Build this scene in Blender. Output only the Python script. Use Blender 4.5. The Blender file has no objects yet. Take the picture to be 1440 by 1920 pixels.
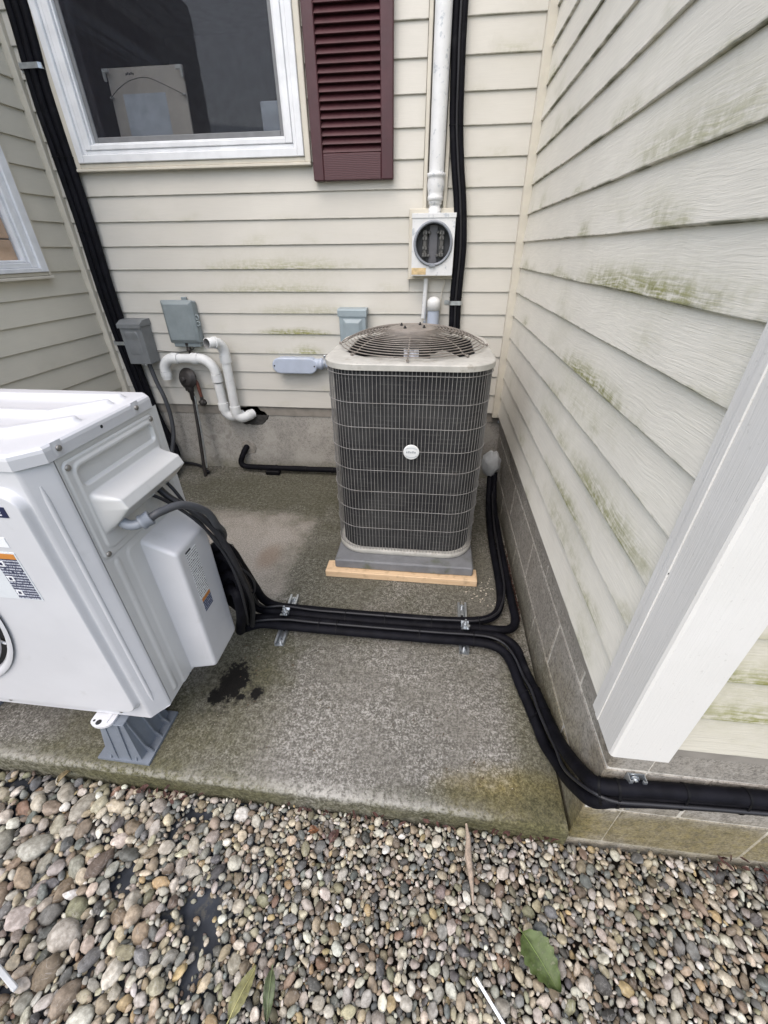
import bpy, math, random
import numpy as np
from mathutils import Matrix, Vector, noise as mnoise

random.seed(7)
RNG = np.random.default_rng(11)
SC = bpy.context.scene
COL = SC.collection
PI = math.pi

# ------------------------------------------------------------------ camera
CAM_H = 1.45
YAW, PITCH, ROLL = -0.11916358, 0.56971572, -0.00989194
fw = Vector((math.sin(YAW) * math.cos(PITCH), math.cos(YAW) * math.cos(PITCH), -math.sin(PITCH)))
rt = Vector((math.cos(YAW), -math.sin(YAW), 0))
up = rt.cross(fw)
r2 = rt * math.cos(ROLL) + up * math.sin(ROLL)
u2 = -rt * math.sin(ROLL) + up * math.cos(ROLL)
cam = bpy.data.cameras.new('camera')
cam_o = bpy.data.objects.new('camera', cam)
COL.objects.link(cam_o)
cam.sensor_fit = 'VERTICAL'
cam.sensor_height = 24.0
cam.sensor_width = 24.0
cam.lens = 765.306 / 1920 * 24
cam.clip_start = 0.02
cam.clip_end = 600
M = Matrix((r2, u2, -fw)).transposed().to_4x4()
M.translation = Vector((0, 0, CAM_H))
cam_o.matrix_world = M
SC.camera = cam_o

# ------------------------------------------------------------------ light
world = bpy.data.worlds.new('World')
SC.world = world
world.use_nodes = True
wn = world.node_tree
bgn = wn.nodes.get('Background') or wn.nodes.new('ShaderNodeBackground')
sky = wn.nodes.new('ShaderNodeTexSky')
sky.sky_type = 'NISHITA'
sky.sun_disc = False
SUN_EL, SUN_AZ = math.radians(58), math.radians(200)      # azimuth clockwise from +y
sky.sun_elevation = SUN_EL
sky.sun_rotation = SUN_AZ
sky.air_density = 1.0
sky.dust_density = 3.0
sky.ozone_density = 1.0
wn.links.new(sky.outputs[0], bgn.inputs['Color'])
bgn.inputs['Strength'].default_value = 0.14
sun = bpy.data.lights.new('sun', 'SUN')
sun.energy = 1.3
sun.angle = math.radians(95)
sun.color = (1.0, 0.965, 0.91)
sun_o = bpy.data.objects.new('sun', sun)
COL.objects.link(sun_o)
sd = Vector((math.sin(SUN_AZ) * math.cos(SUN_EL), math.cos(SUN_AZ) * math.cos(SUN_EL), math.sin(SUN_EL)))
sun_o.rotation_euler = sd.to_track_quat('Z', 'Y').to_euler()
sun_o.location = sd * 20
SC.view_settings.view_transform = 'Standard'
SC.view_settings.look = 'None'
SC.view_settings.gamma = 1
SC.view_settings.use_curve_mapping = False
SC.view_settings.exposure = 0.95
SC.cycles.max_bounces = 6
SC.cycles.transparent_max_bounces = 8
SC.cycles.use_denoising = True


# ------------------------------------------------------------------ shader helper
class SH:
    def __init__(s, name):
        s.m = bpy.data.materials.new(name)
        s.m.use_nodes = True
        s.t = s.m.node_tree
        s.b = s.t.nodes.get('Principled BSDF')
        s._pos = None

    def nd(s, ty, **kw):
        n = s.t.nodes.new(ty)
        for k, v in kw.items():
            setattr(n, k, v)
        return n

    def ln(s, inp, v):
        if isinstance(v, bpy.types.NodeSocket):
            s.t.links.new(v, inp)
        elif v is not None:
            if hasattr(inp.default_value, '__len__') and not hasattr(v, '__len__'):
                v = (v,) * len(inp.default_value)
            if hasattr(inp.default_value, '__len__') and len(inp.default_value) == 4 and len(v) == 3:
                v = (*v, 1)
            inp.default_value = v

    def pos(s):
        if s._pos is None:
            s._pos = s.nd('ShaderNodeNewGeometry').outputs['Position']
        return s._pos

    def obj(s):
        return s.nd('ShaderNodeTexCoord').outputs['Object']

    def m2(s, op, a, b=None, c=None, clamp=False):
        n = s.nd('ShaderNodeMath', operation=op)
        n.use_clamp = clamp
        s.ln(n.inputs[0], a)
        if b is not None: s.ln(n.inputs[1], b)
        if c is not None: s.ln(n.inputs[2], c)
        return n.outputs[0]

    def vm(s, op, a, b=None):
        n = s.nd('ShaderNodeVectorMath', operation=op)
        s.ln(n.inputs[0], a)
        if b is not None: s.ln(n.inputs[1], b)
        return n.outputs['Value'] if op in ('LENGTH', 'DOT_PRODUCT', 'DISTANCE') else n.outputs[0]

    def noise(s, vec, scale, detail=3.0, rough=0.55, dist=0.0, col=False):
        n = s.nd('ShaderNodeTexNoise')
        s.ln(n.inputs['Vector'], vec)
        s.ln(n.inputs['Scale'], scale)
        s.ln(n.inputs['Detail'], detail)
        s.ln(n.inputs['Roughness'], rough)
        s.ln(n.inputs['Distortion'], dist)
        return n.outputs['Color' if col else 'Fac']

    def vor(s, vec, scale, out='Distance', feature='F1', rnd=1.0):
        n = s.nd('ShaderNodeTexVoronoi', feature=feature)
        s.ln(n.inputs['Vector'], vec)
        s.ln(n.inputs['Scale'], scale)
        s.ln(n.inputs['Randomness'], rnd)
        return n.outputs[out]

    def step(s, v, a, b):          # smooth 0..1 between a and b
        n = s.nd('ShaderNodeMapRange', interpolation_type='SMOOTHSTEP')
        s.ln(n.inputs[0], v)
        n.inputs[1].default_value = a
        n.inputs[2].default_value = b
        return n.outputs[0]

    def mix(s, f, a, b, mode='MIX'):
        n = s.nd('ShaderNodeMix', data_type='RGBA', blend_type=mode)
        s.ln(n.inputs[0], f)
        s.ln(n.inputs[6], a)
        s.ln(n.inputs[7], b)
        return n.outputs[2]

    def sep(s, v):
        n = s.nd('ShaderNodeSeparateXYZ')
        s.ln(n.inputs[0], v)
        return n.outputs

    def blob(s, p, c, r, soft=0.5, jit=None):   # elliptical spot at c with radii r (0 radius = ignore axis)
        inv = tuple(1 / k if k else 0 for k in r)
        d = s.vm('LENGTH', s.vm('MULTIPLY', s.vm('SUBTRACT', p, c), inv))
        if jit is not None:
            d = s.m2('ADD', d, jit)
        return s.m2('SUBTRACT', 1.0, s.step(d, 1 - soft, 1 + soft))

    def mx(s, *v):
        r = v[0]
        for k in v[1:]:
            r = s.m2('MAXIMUM', r, k)
        return r

    def bump(s, h, strength=0.5, dist=0.001, nrm=None):
        n = s.nd('ShaderNodeBump')
        s.ln(n.inputs['Height'], h)
        n.inputs['Strength'].default_value = strength
        n.inputs['Distance'].default_value = dist
        if nrm is not None: s.ln(n.inputs['Normal'], nrm)
        return n.outputs[0]

    def fin(s, col=None, rough=None, metal=None, nrm=None, spec=None, coat=None):
        for k, v in (('Base Color', col), ('Roughness', rough), ('Metallic', metal), ('Normal', nrm),
                     ('Specular IOR Level', spec), ('Coat Weight', coat)):
            if v is not None: s.ln(s.b.inputs[k], v)
        return s.m


def simple(name, col, rough=0.5, metal=0.0, var=0.12, scale=14.0, bump=0.0, bscale=200.0, dirt=None, spec=None, coat=None):
    s = SH(name)
    p = s.pos()
    n = s.noise(p, scale, 4)
    dark = tuple(k * (1 - var) for k in col)
    lite = tuple(min(1, k * (1 + var)) for k in col)
    c = s.mix(s.step(n, 0.3, 0.7), dark, lite)
    if dirt:
        dn = s.noise(p, dirt[1], 5, 0.65)
        c = s.mix(s.m2('MULTIPLY', s.step(dn, dirt[2], dirt[2] + 0.12), dirt[3]), c, dirt[0])
    r = s.m2('ADD', rough - 0.08, s.m2('MULTIPLY', s.noise(p, scale * 3, 2), 0.16))
    nr = s.bump(s.noise(p, bscale, 3), bump, 0.001) if bump else None
    return s.fin(c, r, metal, nr, spec, coat)


ROW0, ROWH = 0.508, 0.1219


def siding(name, axis, col, algae_amt, spots, grain=0.5, far=None):
    """vinyl lap siding with embossed wood grain along axis (0 = x, 1 = y) and algae stains"""
    s = SH(name)
    p = s.pos()
    st = [0.0, 0.0, 0.0]
    st[axis] = 9.0
    st[2] = 190.0
    q = s.vm('MULTIPLY', p, tuple(st))
    warp = s.noise(p, 3.0, 2, col=True)
    q2 = s.vm('ADD', q, s.vm('MULTIPLY', warp, (0.0, 0.0, 9.0)))
    g = s.noise(q2, 1.0, 3, 0.6, 0.4)
    fine = s.noise(s.vm('MULTIPLY', p, tuple(26.0 if k == axis else (620.0 if k == 2 else 26.0) for k in range(3))), 1.0, 2)
    low = s.noise(p, 1.7, 3)
    c = s.mix(s.step(low, 0.3, 0.7), tuple(k * 0.93 for k in col), tuple(k * 1.04 for k in col))
    c = s.mix(s.m2('MULTIPLY', s.step(g, 0.62, 0.40), 0.20 * grain), c, tuple(k * 0.62 for k in col))
    c = s.mix(s.m2('MULTIPLY', s.step(s.noise(p, 7, 5, 0.7), 0.6, 0.8), 0.16), c, (0.36, 0.34, 0.27))
    z = s.sep(p)[2]
    f = s.m2('FRACT', s.m2('DIVIDE', s.m2('SUBTRACT', z, ROW0 - 0.002), ROWH))
    lowpart = s.step(f, 0.62, 0.02)
    streak = s.step(s.m2('ADD', s.m2('MULTIPLY', g, 0.6), s.m2('MULTIPLY', s.noise(p, 45, 4, 0.7), 0.55)), 0.40, 0.70)
    st2 = [2.0, 2.0, 5.0]
    st2[axis] = 2.6
    pm = s.noise(s.vm('MULTIPLY', p, tuple(st2)), 1.0, 3, 0.6)
    mask = s.m2('MULTIPLY', s.step(pm, 0.50, 0.74), algae_amt)
    for (cc, rr, amt) in spots:
        j = s.m2('MULTIPLY', s.m2('SUBTRACT', s.noise(p, 18, 3), 0.5), 1.2)
        mask = s.mx(mask, s.m2('MULTIPLY', s.blob(p, cc, rr, 0.6, j), amt))
    al = s.m2('MULTIPLY', s.m2('MULTIPLY', mask, streak), s.m2('ADD', 0.25, s.m2('MULTIPLY', lowpart, 0.9)), clamp=True)
    green = s.mix(s.noise(p, 30, 2), (0.145, 0.15, 0.035), (0.29, 0.29, 0.10))
    c = s.mix(al, c, green)
    # dark growth right along the lip of some laps
    lip = s.m2('MULTIPLY', s.step(f, 0.075, 0.01), s.m2('MULTIPLY', s.step(s.noise(p, 5, 4, 0.7), 0.46, 0.62), min(1, algae_amt * 1.4)))
    c = s.mix(s.m2('MULTIPLY', lip, 0.75), c, (0.09, 0.10, 0.035))
    h = s.m2('ADD', s.m2('MULTIPLY', g, 0.8), s.m2('MULTIPLY', fine, 0.35))
    nr = s.bump(h, grain, 0.0016)
    return s.fin(c, 0.55, 0, nr, 0.35)


def concrete(name, c1, c2, speck=(0.42, 0.39, 0.35), sp_amt=0.5, moss=(), sc=1.0, extra=None, bump=0.7):
    s = SH(name)
    p = s.pos()
    n1 = s.noise(p, 2.2 * sc, 5, 0.6)
    n2 = s.noise(p, 19 * sc, 4, 0.65)
    c = s.mix(s.step(n1, 0.34, 0.66), c1, c2)
    c = s.mix(s.m2('MULTIPLY', s.step(n2, 0.45, 0.75), 0.35), c, tuple(k * 0.6 for k in c2))
    s1 = s.noise(p, 122, 5, 0.80)
    s2 = s.noise(p, 48, 3, 0.6)
    mid = s.m2('ADD', s.m2('MULTIPLY', s1, 0.72), s.m2('MULTIPLY', s2, 0.28))
    c = s.mix(s.m2('MULTIPLY', s.step(mid, 0.53, 0.37), 0.75), c, tuple(k * 0.42 for k in c2))
    area = s.m2('ADD', 0.30, s.m2('MULTIPLY', s.step(s.noise(p, 4.5, 4), 0.35, 0.62), 0.70))
    spk = s.m2('MULTIPLY', s.step(mid, 0.47, 0.62), s.m2('MULTIPLY', area, sp_amt))
    c = s.mix(spk, c, speck)
    dk = s.step(s.noise(p, 230, 2), 0.60, 0.72)
    c = s.mix(s.m2('MULTIPLY', dk, 0.45), c, tuple(k * 0.30 for k in c2))
    if extra: c = extra(s, p, c)
    for (cc, rr, amt, mc) in moss:
        j = s.m2('MULTIPLY', s.m2('SUBTRACT', s.noise(p, 6, 5, 0.65), 0.5), 1.6)
        k = s.blob(p, cc, rr, 0.55, j)
        k = s.m2('MULTIPLY', k, s.m2('ADD', 0.45, s.m2('MULTIPLY', s.noise(p, 40, 4, 0.7), 0.9)), clamp=True)
        c = s.mix(s.m2('MULTIPLY', k, amt * 0.85), c, s.mix(s.step(mid, 0.40, 0.62), tuple(v * 0.55 for v in mc), tuple(v * 1.45 for v in mc)))
    h = s.m2('ADD', mid, s.m2('MULTIPLY', s.noise(p, 380, 2), 0.3))
    nr = s.bump(h, bump, 0.003)
    return s.fin(c, 0.9, 0, nr, 0.25), s


# ------------------------------------------------------------------ mesh helper
class MB:
    def __init__(s):
        s.v, s.f, s.sm, s.mi = [], [], [], []
        s.cur = 0

    def add(s, verts, faces, smooth=False):
        o = len(s.v)
        s.v += [tuple(x) for x in verts]
        for f in faces:
            s.f.append(tuple(i + o for i in f))
            s.sm.append(smooth)
            s.mi.append(s.cur)

    def box(s, a, b, bev=0.0):
        (x0, y0, z0), (x1, y1, z1) = a, b
        c = Vector(((x0 + x1) / 2, (y0 + y1) / 2, (z0 + z1) / 2))
        s.obox(c, (abs(x1 - x0) / 2, abs(y1 - y0) / 2, abs(z1 - z0) / 2), bev)

    def obox(s, c, h, bev=0.0, rot=None):
        c = Vector(c)
        R = rot if rot is not None else Matrix.Identity(3)
        if bev <= 0:
            vs = [c + R @ Vector((sx * h[0], sy * h[1], sz * h[2])) for sx in (-1, 1) for sy in (-1, 1) for sz in (-1, 1)]
            s.add(vs, [(0, 1, 3, 2), (4, 6, 7, 5), (0, 4, 5, 1), (2, 3, 7, 6), (0, 2, 6, 4), (1, 5, 7, 3)])
            return
        bev = min(bev, min(h) * 0.95)
        idx, vs = {}, []
        for sx in (-1, 1):
            for sy in (-1, 1):
                for sz in (-1, 1):
                    for ax in range(3):
                        d = [sx * (h[0] - bev), sy * (h[1] - bev), sz * (h[2] - bev)]
                        d[ax] = (sx, sy, sz)[ax] * h[ax]
                        idx[(sx, sy, sz, ax)] = len(vs)
                        vs.append(c + R @ Vector(d))
        fs = []
        for ax in range(3):
            o1, o2 = [k for k in range(3) if k != ax]
            for sg in (-1, 1):
                q = []
                for (p, r) in ((-1, -1), (1, -1), (1, 1), (-1, 1)):
                    t = [0, 0, 0]; t[ax] = sg; t[o1] = p; t[o2] = r
                    q.append(idx[(t[0], t[1], t[2], ax)])
                fs.append(q)
        for ax in range(3):           # edge faces along ax
            o1, o2 = [k for k in range(3) if k != ax]
            for p in (-1, 1):
                for r in (-1, 1):
                    q = []
                    for (t0, w) in ((-1, o1), (1, o1), (1, o2), (-1, o2)):
                        t = [0, 0, 0]; t[ax] = t0; t[o1] = p; t[o2] = r
                        q.append(idx[(t[0], t[1], t[2], w)])
                    fs.append(q)
        for sx in (-1, 1):
            for sy in (-1, 1):
                for sz in (-1, 1):
                    fs.append([idx[(sx, sy, sz, k)] for k in range(3)])
        ctr = c
        out = []
        for f in fs:                   # orient outward
            a, b2, d = vs[f[0]], vs[f[1]], vs[f[2]]
            n = (b2 - a).cross(d - a)
            m = sum((vs[i] for i in f), Vector()) / len(f)
            out.append(tuple(f) if n.dot(m - ctr) > 0 else tuple(reversed(f)))
        s.add(vs, out)

    def loft(s, rings, closed=True, caps=(True, True), smooth=True):
        n = len(rings[0])
        vs = [p for r in rings for p in r]
        fs = []
        for i in range(len(rings) - 1):
            for j in range(n if closed else n - 1):
                k = (j + 1) % n
                fs.append((i * n + j, i * n + k, (i + 1) * n + k, (i + 1) * n + j))
        s.add(vs, fs, smooth)
        if caps[0]: s.add(rings[0], [tuple(reversed(range(n)))])
        if caps[1]: s.add(rings[-1], [tuple(range(n))])

    def tube(s, path, r, n=12, caps=True, closed=False):
        P = [Vector(p) for p in path]
        m = len(P)
        rr = r if hasattr(r, '__len__') else [r] * m
        T = []
        for i in range(m):
            a = P[(i - 1) % m] if (closed or i > 0) else P[i]
            b = P[(i + 1) % m] if (closed or i < m - 1) else P[i]
            d = b - a
            T.append(d.normalized() if d.length > 1e-9 else Vector((0, 0, 1)))
        ref = Vector((0, 0, 1)) if abs(T[0].z) < 0.9 else Vector((1, 0, 0))
        N = T[0].cross(ref).normalized()
        rings = []
        for i in range(m):
            N = (N - T[i] * N.dot(T[i]))
            N = N.normalized() if N.length > 1e-6 else T[i].orthogonal().normalized()
            B = T[i].cross(N)
            rings.append([P[i] + (N * math.cos(2 * PI * k / n) + B * math.sin(2 * PI * k / n)) * rr[i] for k in range(n)])
        if closed:
            rings.append(rings[0])
            # keep seam simple
            s.loft(rings, True, (False, False))
        else:
            s.loft(rings, True, (caps, caps))

    def cyl(s, a, b, r, n=16, r2=None):
        s.tube([a, b], [r, r if r2 is None else r2], n)

    def lathe(s, prof, c, axis='z', n=32, caps=(True, True)):
        c = Vector(c)
        rings = []
        for (r, h) in prof:
            ring = []
            for k in range(n):
                a = 2 * PI * k / n
                u, w = r * math.cos(a), r * math.sin(a)
                d = {'z': Vector((u, w, h)), 'y': Vector((w, h, u)), 'x': Vector((h, u, w)),
                     '-y': Vector((u, -h, w))}[axis]
                ring.append(c + d)
            rings.append(ring)
        s.loft(rings, True, caps)

    def prism(s, poly, axis, a, b, segs=1, jit=None):
        """extrude a 2D polygon along an axis; the poly gives the other two coordinates in xyz order"""
        rings = []
        for i in range(segs + 1):
            t = a + (b - a) * i / segs
            ring = []
            for j, (p, q) in enumerate(poly):
                if jit:
                    dp, dq = jit(t, j)
                else:
                    dp = dq = 0
                ring.append({'x': (t, p + dp, q + dq), 'y': (p + dp, t, q + dq), 'z': (p + dp, q + dq, t)}[axis])
            rings.append(ring)
        s.loft(rings, True, (True, True), False)

    def grid(s, nu, nv, fn, smooth=True):
        vs = [fn(i / nu, j / nv) for i in range(nu + 1) for j in range(nv + 1)]
        fs = [(i * (nv + 1) + j, (i + 1) * (nv + 1) + j, (i + 1) * (nv + 1) + j + 1, i * (nv + 1) + j + 1)
              for i in range(nu) for j in range(nv)]
        s.add(vs, fs, smooth)

    def ball(s, c, r, nu=16, nv=10, fn=None):
        c = Vector(c)
        rr = r if hasattr(r, '__len__') else (r, r, r)
        def p(u, v):
            a, b = 2 * PI * u, PI * v
            d = Vector((math.cos(a) * math.sin(b), math.sin(a) * math.sin(b), math.cos(b)))
            k = fn(d) if fn else 1
            return c + Vector((d.x * rr[0], d.y * rr[1], d.z * rr[2])) * k
        s.grid(nu, nv, p)


WM = {}


def setp(o, label=None, cat=None, group=None, kind=None):
    for k, v in (('label', label), ('category', cat), ('group', group), ('kind', kind)):
        if v is not None: o[k] = v
    return o


def link_mesh(name, mb, mats, inv=None):
    me = bpy.data.meshes.new(name)
    vs = mb.v if inv is None else [inv @ Vector(v) for v in mb.v]
    me.from_pydata(vs, [], mb.f)
    me.polygons.foreach_set('use_smooth', mb.sm)
    mats = mats if isinstance(mats, (list, tuple)) else [mats]
    for m in mats: me.materials.append(m)
    if len(mats) > 1: me.polygons.foreach_set('material_index', mb.mi)
    me.update()
    o = bpy.data.objects.new(name, me)
    COL.objects.link(o)
    return o


def thing(name, label, cat, loc=(0, 0, 0), rz=0.0, group=None):
    o = bpy.data.objects.new(name, None)
    o.empty_display_size = 0.05
    COL.objects.link(o)
    o.location = loc
    o.rotation_euler = (0, 0, rz)
    setp(o, label, cat, group)
    WM[o] = Matrix.Translation(loc) @ Matrix.Rotation(rz, 4, 'Z')
    return o


def part(name, mb, mat, parent, label=None, kind=None):
    """mesh in world coordinates, parented to its thing or part"""
    o = link_mesh(name, mb, mat, WM[parent].inverted())
    o.parent = parent
    WM[o] = WM[parent]
    return setp(o, label, None, None, kind)


def solo(name, mb, mat, label, cat, base, group=None):
    o = link_mesh(name, mb, mat, Matrix.Translation(base).inverted())
    o.location = base
    WM[o] = Matrix.Translation(base)
    return setp(o, label, cat, group)


def structure(name, mb, mat):
    o = link_mesh(name, mb, mat)
    WM[o] = Matrix.Identity(4)
    return setp(o, kind='structure')


def spline(pts, n=8):
    P = [Vector(p) for p in pts]
    P = [P[0] * 2 - P[1]] + P + [P[-1] * 2 - P[-2]]
    out = []
    for i in range(1, len(P) - 2):
        a, b, c, d = P[i - 1], P[i], P[i + 1], P[i + 2]
        for k in range(n):
            t = k / n
            out.append(0.5 * ((2 * b) + (c - a) * t + (2 * a - 5 * b + 4 * c - d) * t * t + (3 * b - a - 3 * c + d) * t ** 3))
    out.append(P[-2])
    return out


def rsq(cx, cy, hx, hy, r, z, k=8, axis='z'):
    """rounded rectangle ring"""
    out = []
    for (sx, sy, a0) in ((1, 1, 0), (-1, 1, 90), (-1, -1, 180), (1, -1, 270)):
        for i in range(k + 1):
            a = math.radians(a0 + 90 * i / k)
            u, w = cx + sx * (hx - r) + r * math.cos(a), cy + sy * (hy - r) + r * math.sin(a)
            out.append({'z': (u, w, z), 'x': (z, u, w), 'y': (u, z, w)}[axis])
    return out


def fnoise(*p):
    return mnoise.noise(Vector(p))


# ------------------------------------------------------------------ materials
MAT = {}
MAT['back'] = siding('siding_back', 0, (0.59, 0.57, 0.515), 0.35,
                     [((-0.9, 2.78, 1.00), (0.20, 1, 0.03), 1.0), ((-0.83, 2.78, 0.90), (0.09, 1, 0.04), 0.8),
                      ((-0.95, 2.78, 1.36), (0.40, 1, 0.09), 0.55), ((-1.0, 2.78, 1.25), (0.35, 1, 0.04), 0.5),
                      ((-0.8, 2.78, 1.13), (0.3, 1, 0.05), 0.4)], 0.35)
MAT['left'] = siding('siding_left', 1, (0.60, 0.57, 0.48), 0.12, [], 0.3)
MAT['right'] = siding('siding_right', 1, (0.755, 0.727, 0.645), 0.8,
                      [((0.46, 1.30, 1.10), (1, 0.30, 0.07), 0.9), ((0.46, 1.15, 1.38), (1, 0.35, 0.05), 0.9),
                       ((0.46, 0.95, 0.90), (1, 0.25, 0.06), 0.8), ((0.46, 1.2, 0.72), (1, 0.25, 0.07), 0.8),
                       ((0.46, 1.05, 1.66), (1, 0.3, 0.06), 0.6), ((0.46, 0.85, 0.60), (1, 0.12, 0.06), 0.7),
                       ((0.46, 1.6, 0.95), (1, 0.15, 0.07), 0.6)], 0.75)
MAT['return'] = siding('siding_return', 0, (0.60, 0.57, 0.48), 0.6,
                       [((0.95, 0.55, 0.70), (0.7, 1, 0.11), 1.0), ((0.85, 0.55, 0.80), (0.5, 1, 0.08), 0.8)], 0.7)
MAT['trim'] = simple('beige_trim', (0.58, 0.545, 0.46), 0.5, var=0.05, bump=0.1)


def post_mat():
    s = SH('white_vinyl_post')
    p = s.pos()
    g = s.noise(s.vm('MULTIPLY', p, (260.0, 260.0, 9.0)), 1.0, 3, 0.6, 0.5)
    c = s.mix(s.step(s.noise(p, 3, 4), 0.3, 0.7), (0.675, 0.66, 0.625), (0.735, 0.72, 0.69))
    spk = s.step(s.noise(p, 120, 2), 0.67, 0.74)
    c = s.mix(s.m2('MULTIPLY', spk, 0.25), c, (0.35, 0.34, 0.30))
    return s.fin(c, 0.5, 0, s.bump(g, 0.5, 0.0014), 0.4)


MAT['post'] = post_mat()
MAT['wtrim'] = simple('white_window_frame', (0.70, 0.715, 0.73), 0.4, var=0.06, dirt=((0.30, 0.27, 0.20), 6, 0.62, 0.4), bump=0.05)
MAT['sheath'] = simple('sheathing', (0.25, 0.23, 0.20), 0.9)
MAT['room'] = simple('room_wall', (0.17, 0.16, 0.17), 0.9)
MAT['burg'] = simple('burgundy_plastic', (0.056, 0.0145, 0.019), 0.5, var=0.12, bump=0.25, bscale=60)


def shutter_panel():
    s = SH('burgundy_woodgrain')
    p = s.pos()
    w = s.nd('ShaderNodeTexWave', wave_type='RINGS')
    s.ln(w.inputs['Vector'], s.vm('MULTIPLY', s.vm('SUBTRACT', p, (-0.48, 2.7, 1.70)), (18.0, 0.0, 40.0)))
    s.ln(w.inputs['Scale'], 1.1)
    s.ln(w.inputs['Distortion'], 4.0)
    s.ln(w.inputs['Detail'], 2.0)
    c = s.mix(w.outputs['Fac'], (0.044, 0.012, 0.0155), (0.088, 0.032, 0.036))
    return s.fin(c, 0.5, 0, s.bump(w.outputs['Fac'], 0.3, 0.001))


MAT['burg2'] = shutter_panel()


def glass():
    s = SH('window_glass')
    t = s.t
    tr = s.nd('ShaderNodeBsdfTransparent')
    tr.inputs[0].default_value = (0.95, 0.965, 0.975, 1)
    gl = s.nd('ShaderNodeBsdfGlossy')
    gl.inputs['Roughness'].default_value = 0.015
    gl.inputs['Color'].default_value = (0.95, 0.97, 1, 1)
    fr = s.nd('ShaderNodeFresnel')
    bf = s.nd('ShaderNodeNewGeometry').outputs['Backfacing']
    s.ln(fr.inputs['IOR'], s.m2('SUBTRACT', 1.52, s.m2('MULTIPLY', bf, 1.52 - 1 / 1.52)))
    k = s.m2('MULTIPLY', fr.outputs[0], 0.9, clamp=True)
    mx = s.nd('ShaderNodeMixShader')
    t.links.new(k, mx.inputs[0])
    t.links.new(tr.outputs[0], mx.inputs[1])
    t.links.new(gl.outputs[0], mx.inputs[2])
    t.links.new(mx.outputs[0], t.nodes['Material Output'].inputs['Surface'])
    return s.m


MAT['glass'] = glass()


def screen_mat():
    s = SH('insect_screen_mesh')
    t = s.t
    tr = s.nd('ShaderNodeBsdfTransparent')
    df = s.nd('ShaderNodeBsdfDiffuse')
    df.inputs[0].default_value = (0.03, 0.03, 0.036, 1)
    mx = s.nd('ShaderNodeMixShader')
    mx.inputs[0].default_value = 0.28
    t.links.new(tr.outputs[0], mx.inputs[1])
    t.links.new(df.outputs[0], mx.inputs[2])
    t.links.new(mx.outputs[0], t.nodes['Material Output'].inputs['Surface'])
    return s.m


MAT['screen'] = screen_mat()
MAT['scrframe'] = simple('screen_frame', (0.16, 0.165, 0.17), 0.45)
MAT['black'] = simple('black_foam_insulation', (0.0055, 0.0055, 0.008), 0.6, var=0.3, scale=20, bump=0.4, bscale=90,
                      dirt=((0.022, 0.022, 0.024), 9, 0.58, 0.4), spec=0.10)
MAT['cable'] = simple('black_cable_jacket', (0.018, 0.018, 0.021), 0.42, var=0.15, spec=0.35)
MAT['tie'] = simple('black_nylon', (0.006, 0.006, 0.007), 0.5, spec=0.12)
MAT['zinc'] = simple('zinc_plated_steel', (0.52, 0.55, 0.57), 0.34, 0.85, var=0.15, scale=40, dirt=((0.25, 0.25, 0.25), 30, 0.58, 0.4))
MAT['dark'] = simple('dark_recess', (0.012, 0.012, 0.013), 0.8)
MAT['pvc'] = simple('white_pvc', (0.70, 0.71, 0.70), 0.38, var=0.05, dirt=((0.34, 0.32, 0.27), 11, 0.62, 0.4))
MAT['pvcin'] = simple('pvc_inside', (0.16, 0.16, 0.155), 0.7)
MAT['pvcg'] = simple('bluish_pvc_conduit', (0.42, 0.47, 0.56), 0.42, var=0.05, dirt=((0.5, 0.5, 0.5), 9, 0.6, 0.25))
MAT['whitepaint'] = simple('chipped_white_paint', (0.68, 0.69, 0.69), 0.5, var=0.05, bump=0.2, dirt=((0.36, 0.40, 0.44), 30, 0.56, 0.75))
MAT['grey1'] = simple('grey_steel_enclosure', (0.17, 0.18, 0.185), 0.45, var=0.08, dirt=((0.25, 0.25, 0.24), 15, 0.62, 0.3))
MAT['grey2'] = simple('grey_green_plastic', (0.21, 0.245, 0.255), 0.5, var=0.08, dirt=((0.32, 0.34, 0.34), 12, 0.6, 0.35))
MAT['grey3'] = simple('blue_grey_enclosure', (0.27, 0.325, 0.35), 0.45, var=0.06, dirt=((0.2, 0.23, 0.24), 14, 0.62, 0.3))
MAT['conduit'] = simple('grey_flex_conduit', (0.055, 0.058, 0.065), 0.5)
MAT['conn'] = simple('grey_connector', (0.23, 0.25, 0.28), 0.4)
MAT['brass'] = simple('dull_brass', (0.40, 0.31, 0.13), 0.4, 0.7)
MAT['iron'] = simple('black_iron', (0.022, 0.019, 0.018), 0.55, var=0.3, scale=30, bump=0.3, bscale=120, dirt=((0.06, 0.035, 0.025), 20, 0.6, 0.4))
MAT['rust'] = simple('reddish_pipe', (0.10, 0.03, 0.018), 0.6)
MAT['tan'] = simple('tan_adhesive', (0.58, 0.44, 0.24), 0.7, var=0.2, scale=60)
MAT['hp'] = simple('white_enamel', (0.575, 0.577, 0.592), 0.33, var=0.035, scale=5, dirt=((0.43, 0.43, 0.42), 11, 0.60, 0.28), coat=0.15)
MAT['hpside'] = simple('pale_grey_enamel', (0.56, 0.56, 0.55), 0.33, var=0.035, scale=5, dirt=((0.40, 0.40, 0.38), 11, 0.60, 0.28), coat=0.15)
MAT['navy'] = simple('navy_print', (0.018, 0.022, 0.06), 0.4)
MAT['orange'] = simple('orange_print', (0.50, 0.20, 0.045), 0.45)
MAT['wlabel'] = simple('white_label', (0.76, 0.77, 0.78), 0.4, var=0.02)
MAT['stand'] = simple('grey_stand_plastic', (0.155, 0.175, 0.205), 0.5, var=0.1, dirt=((0.30, 0.30, 0.28), 20, 0.60, 0.4), bump=0.2)
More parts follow.
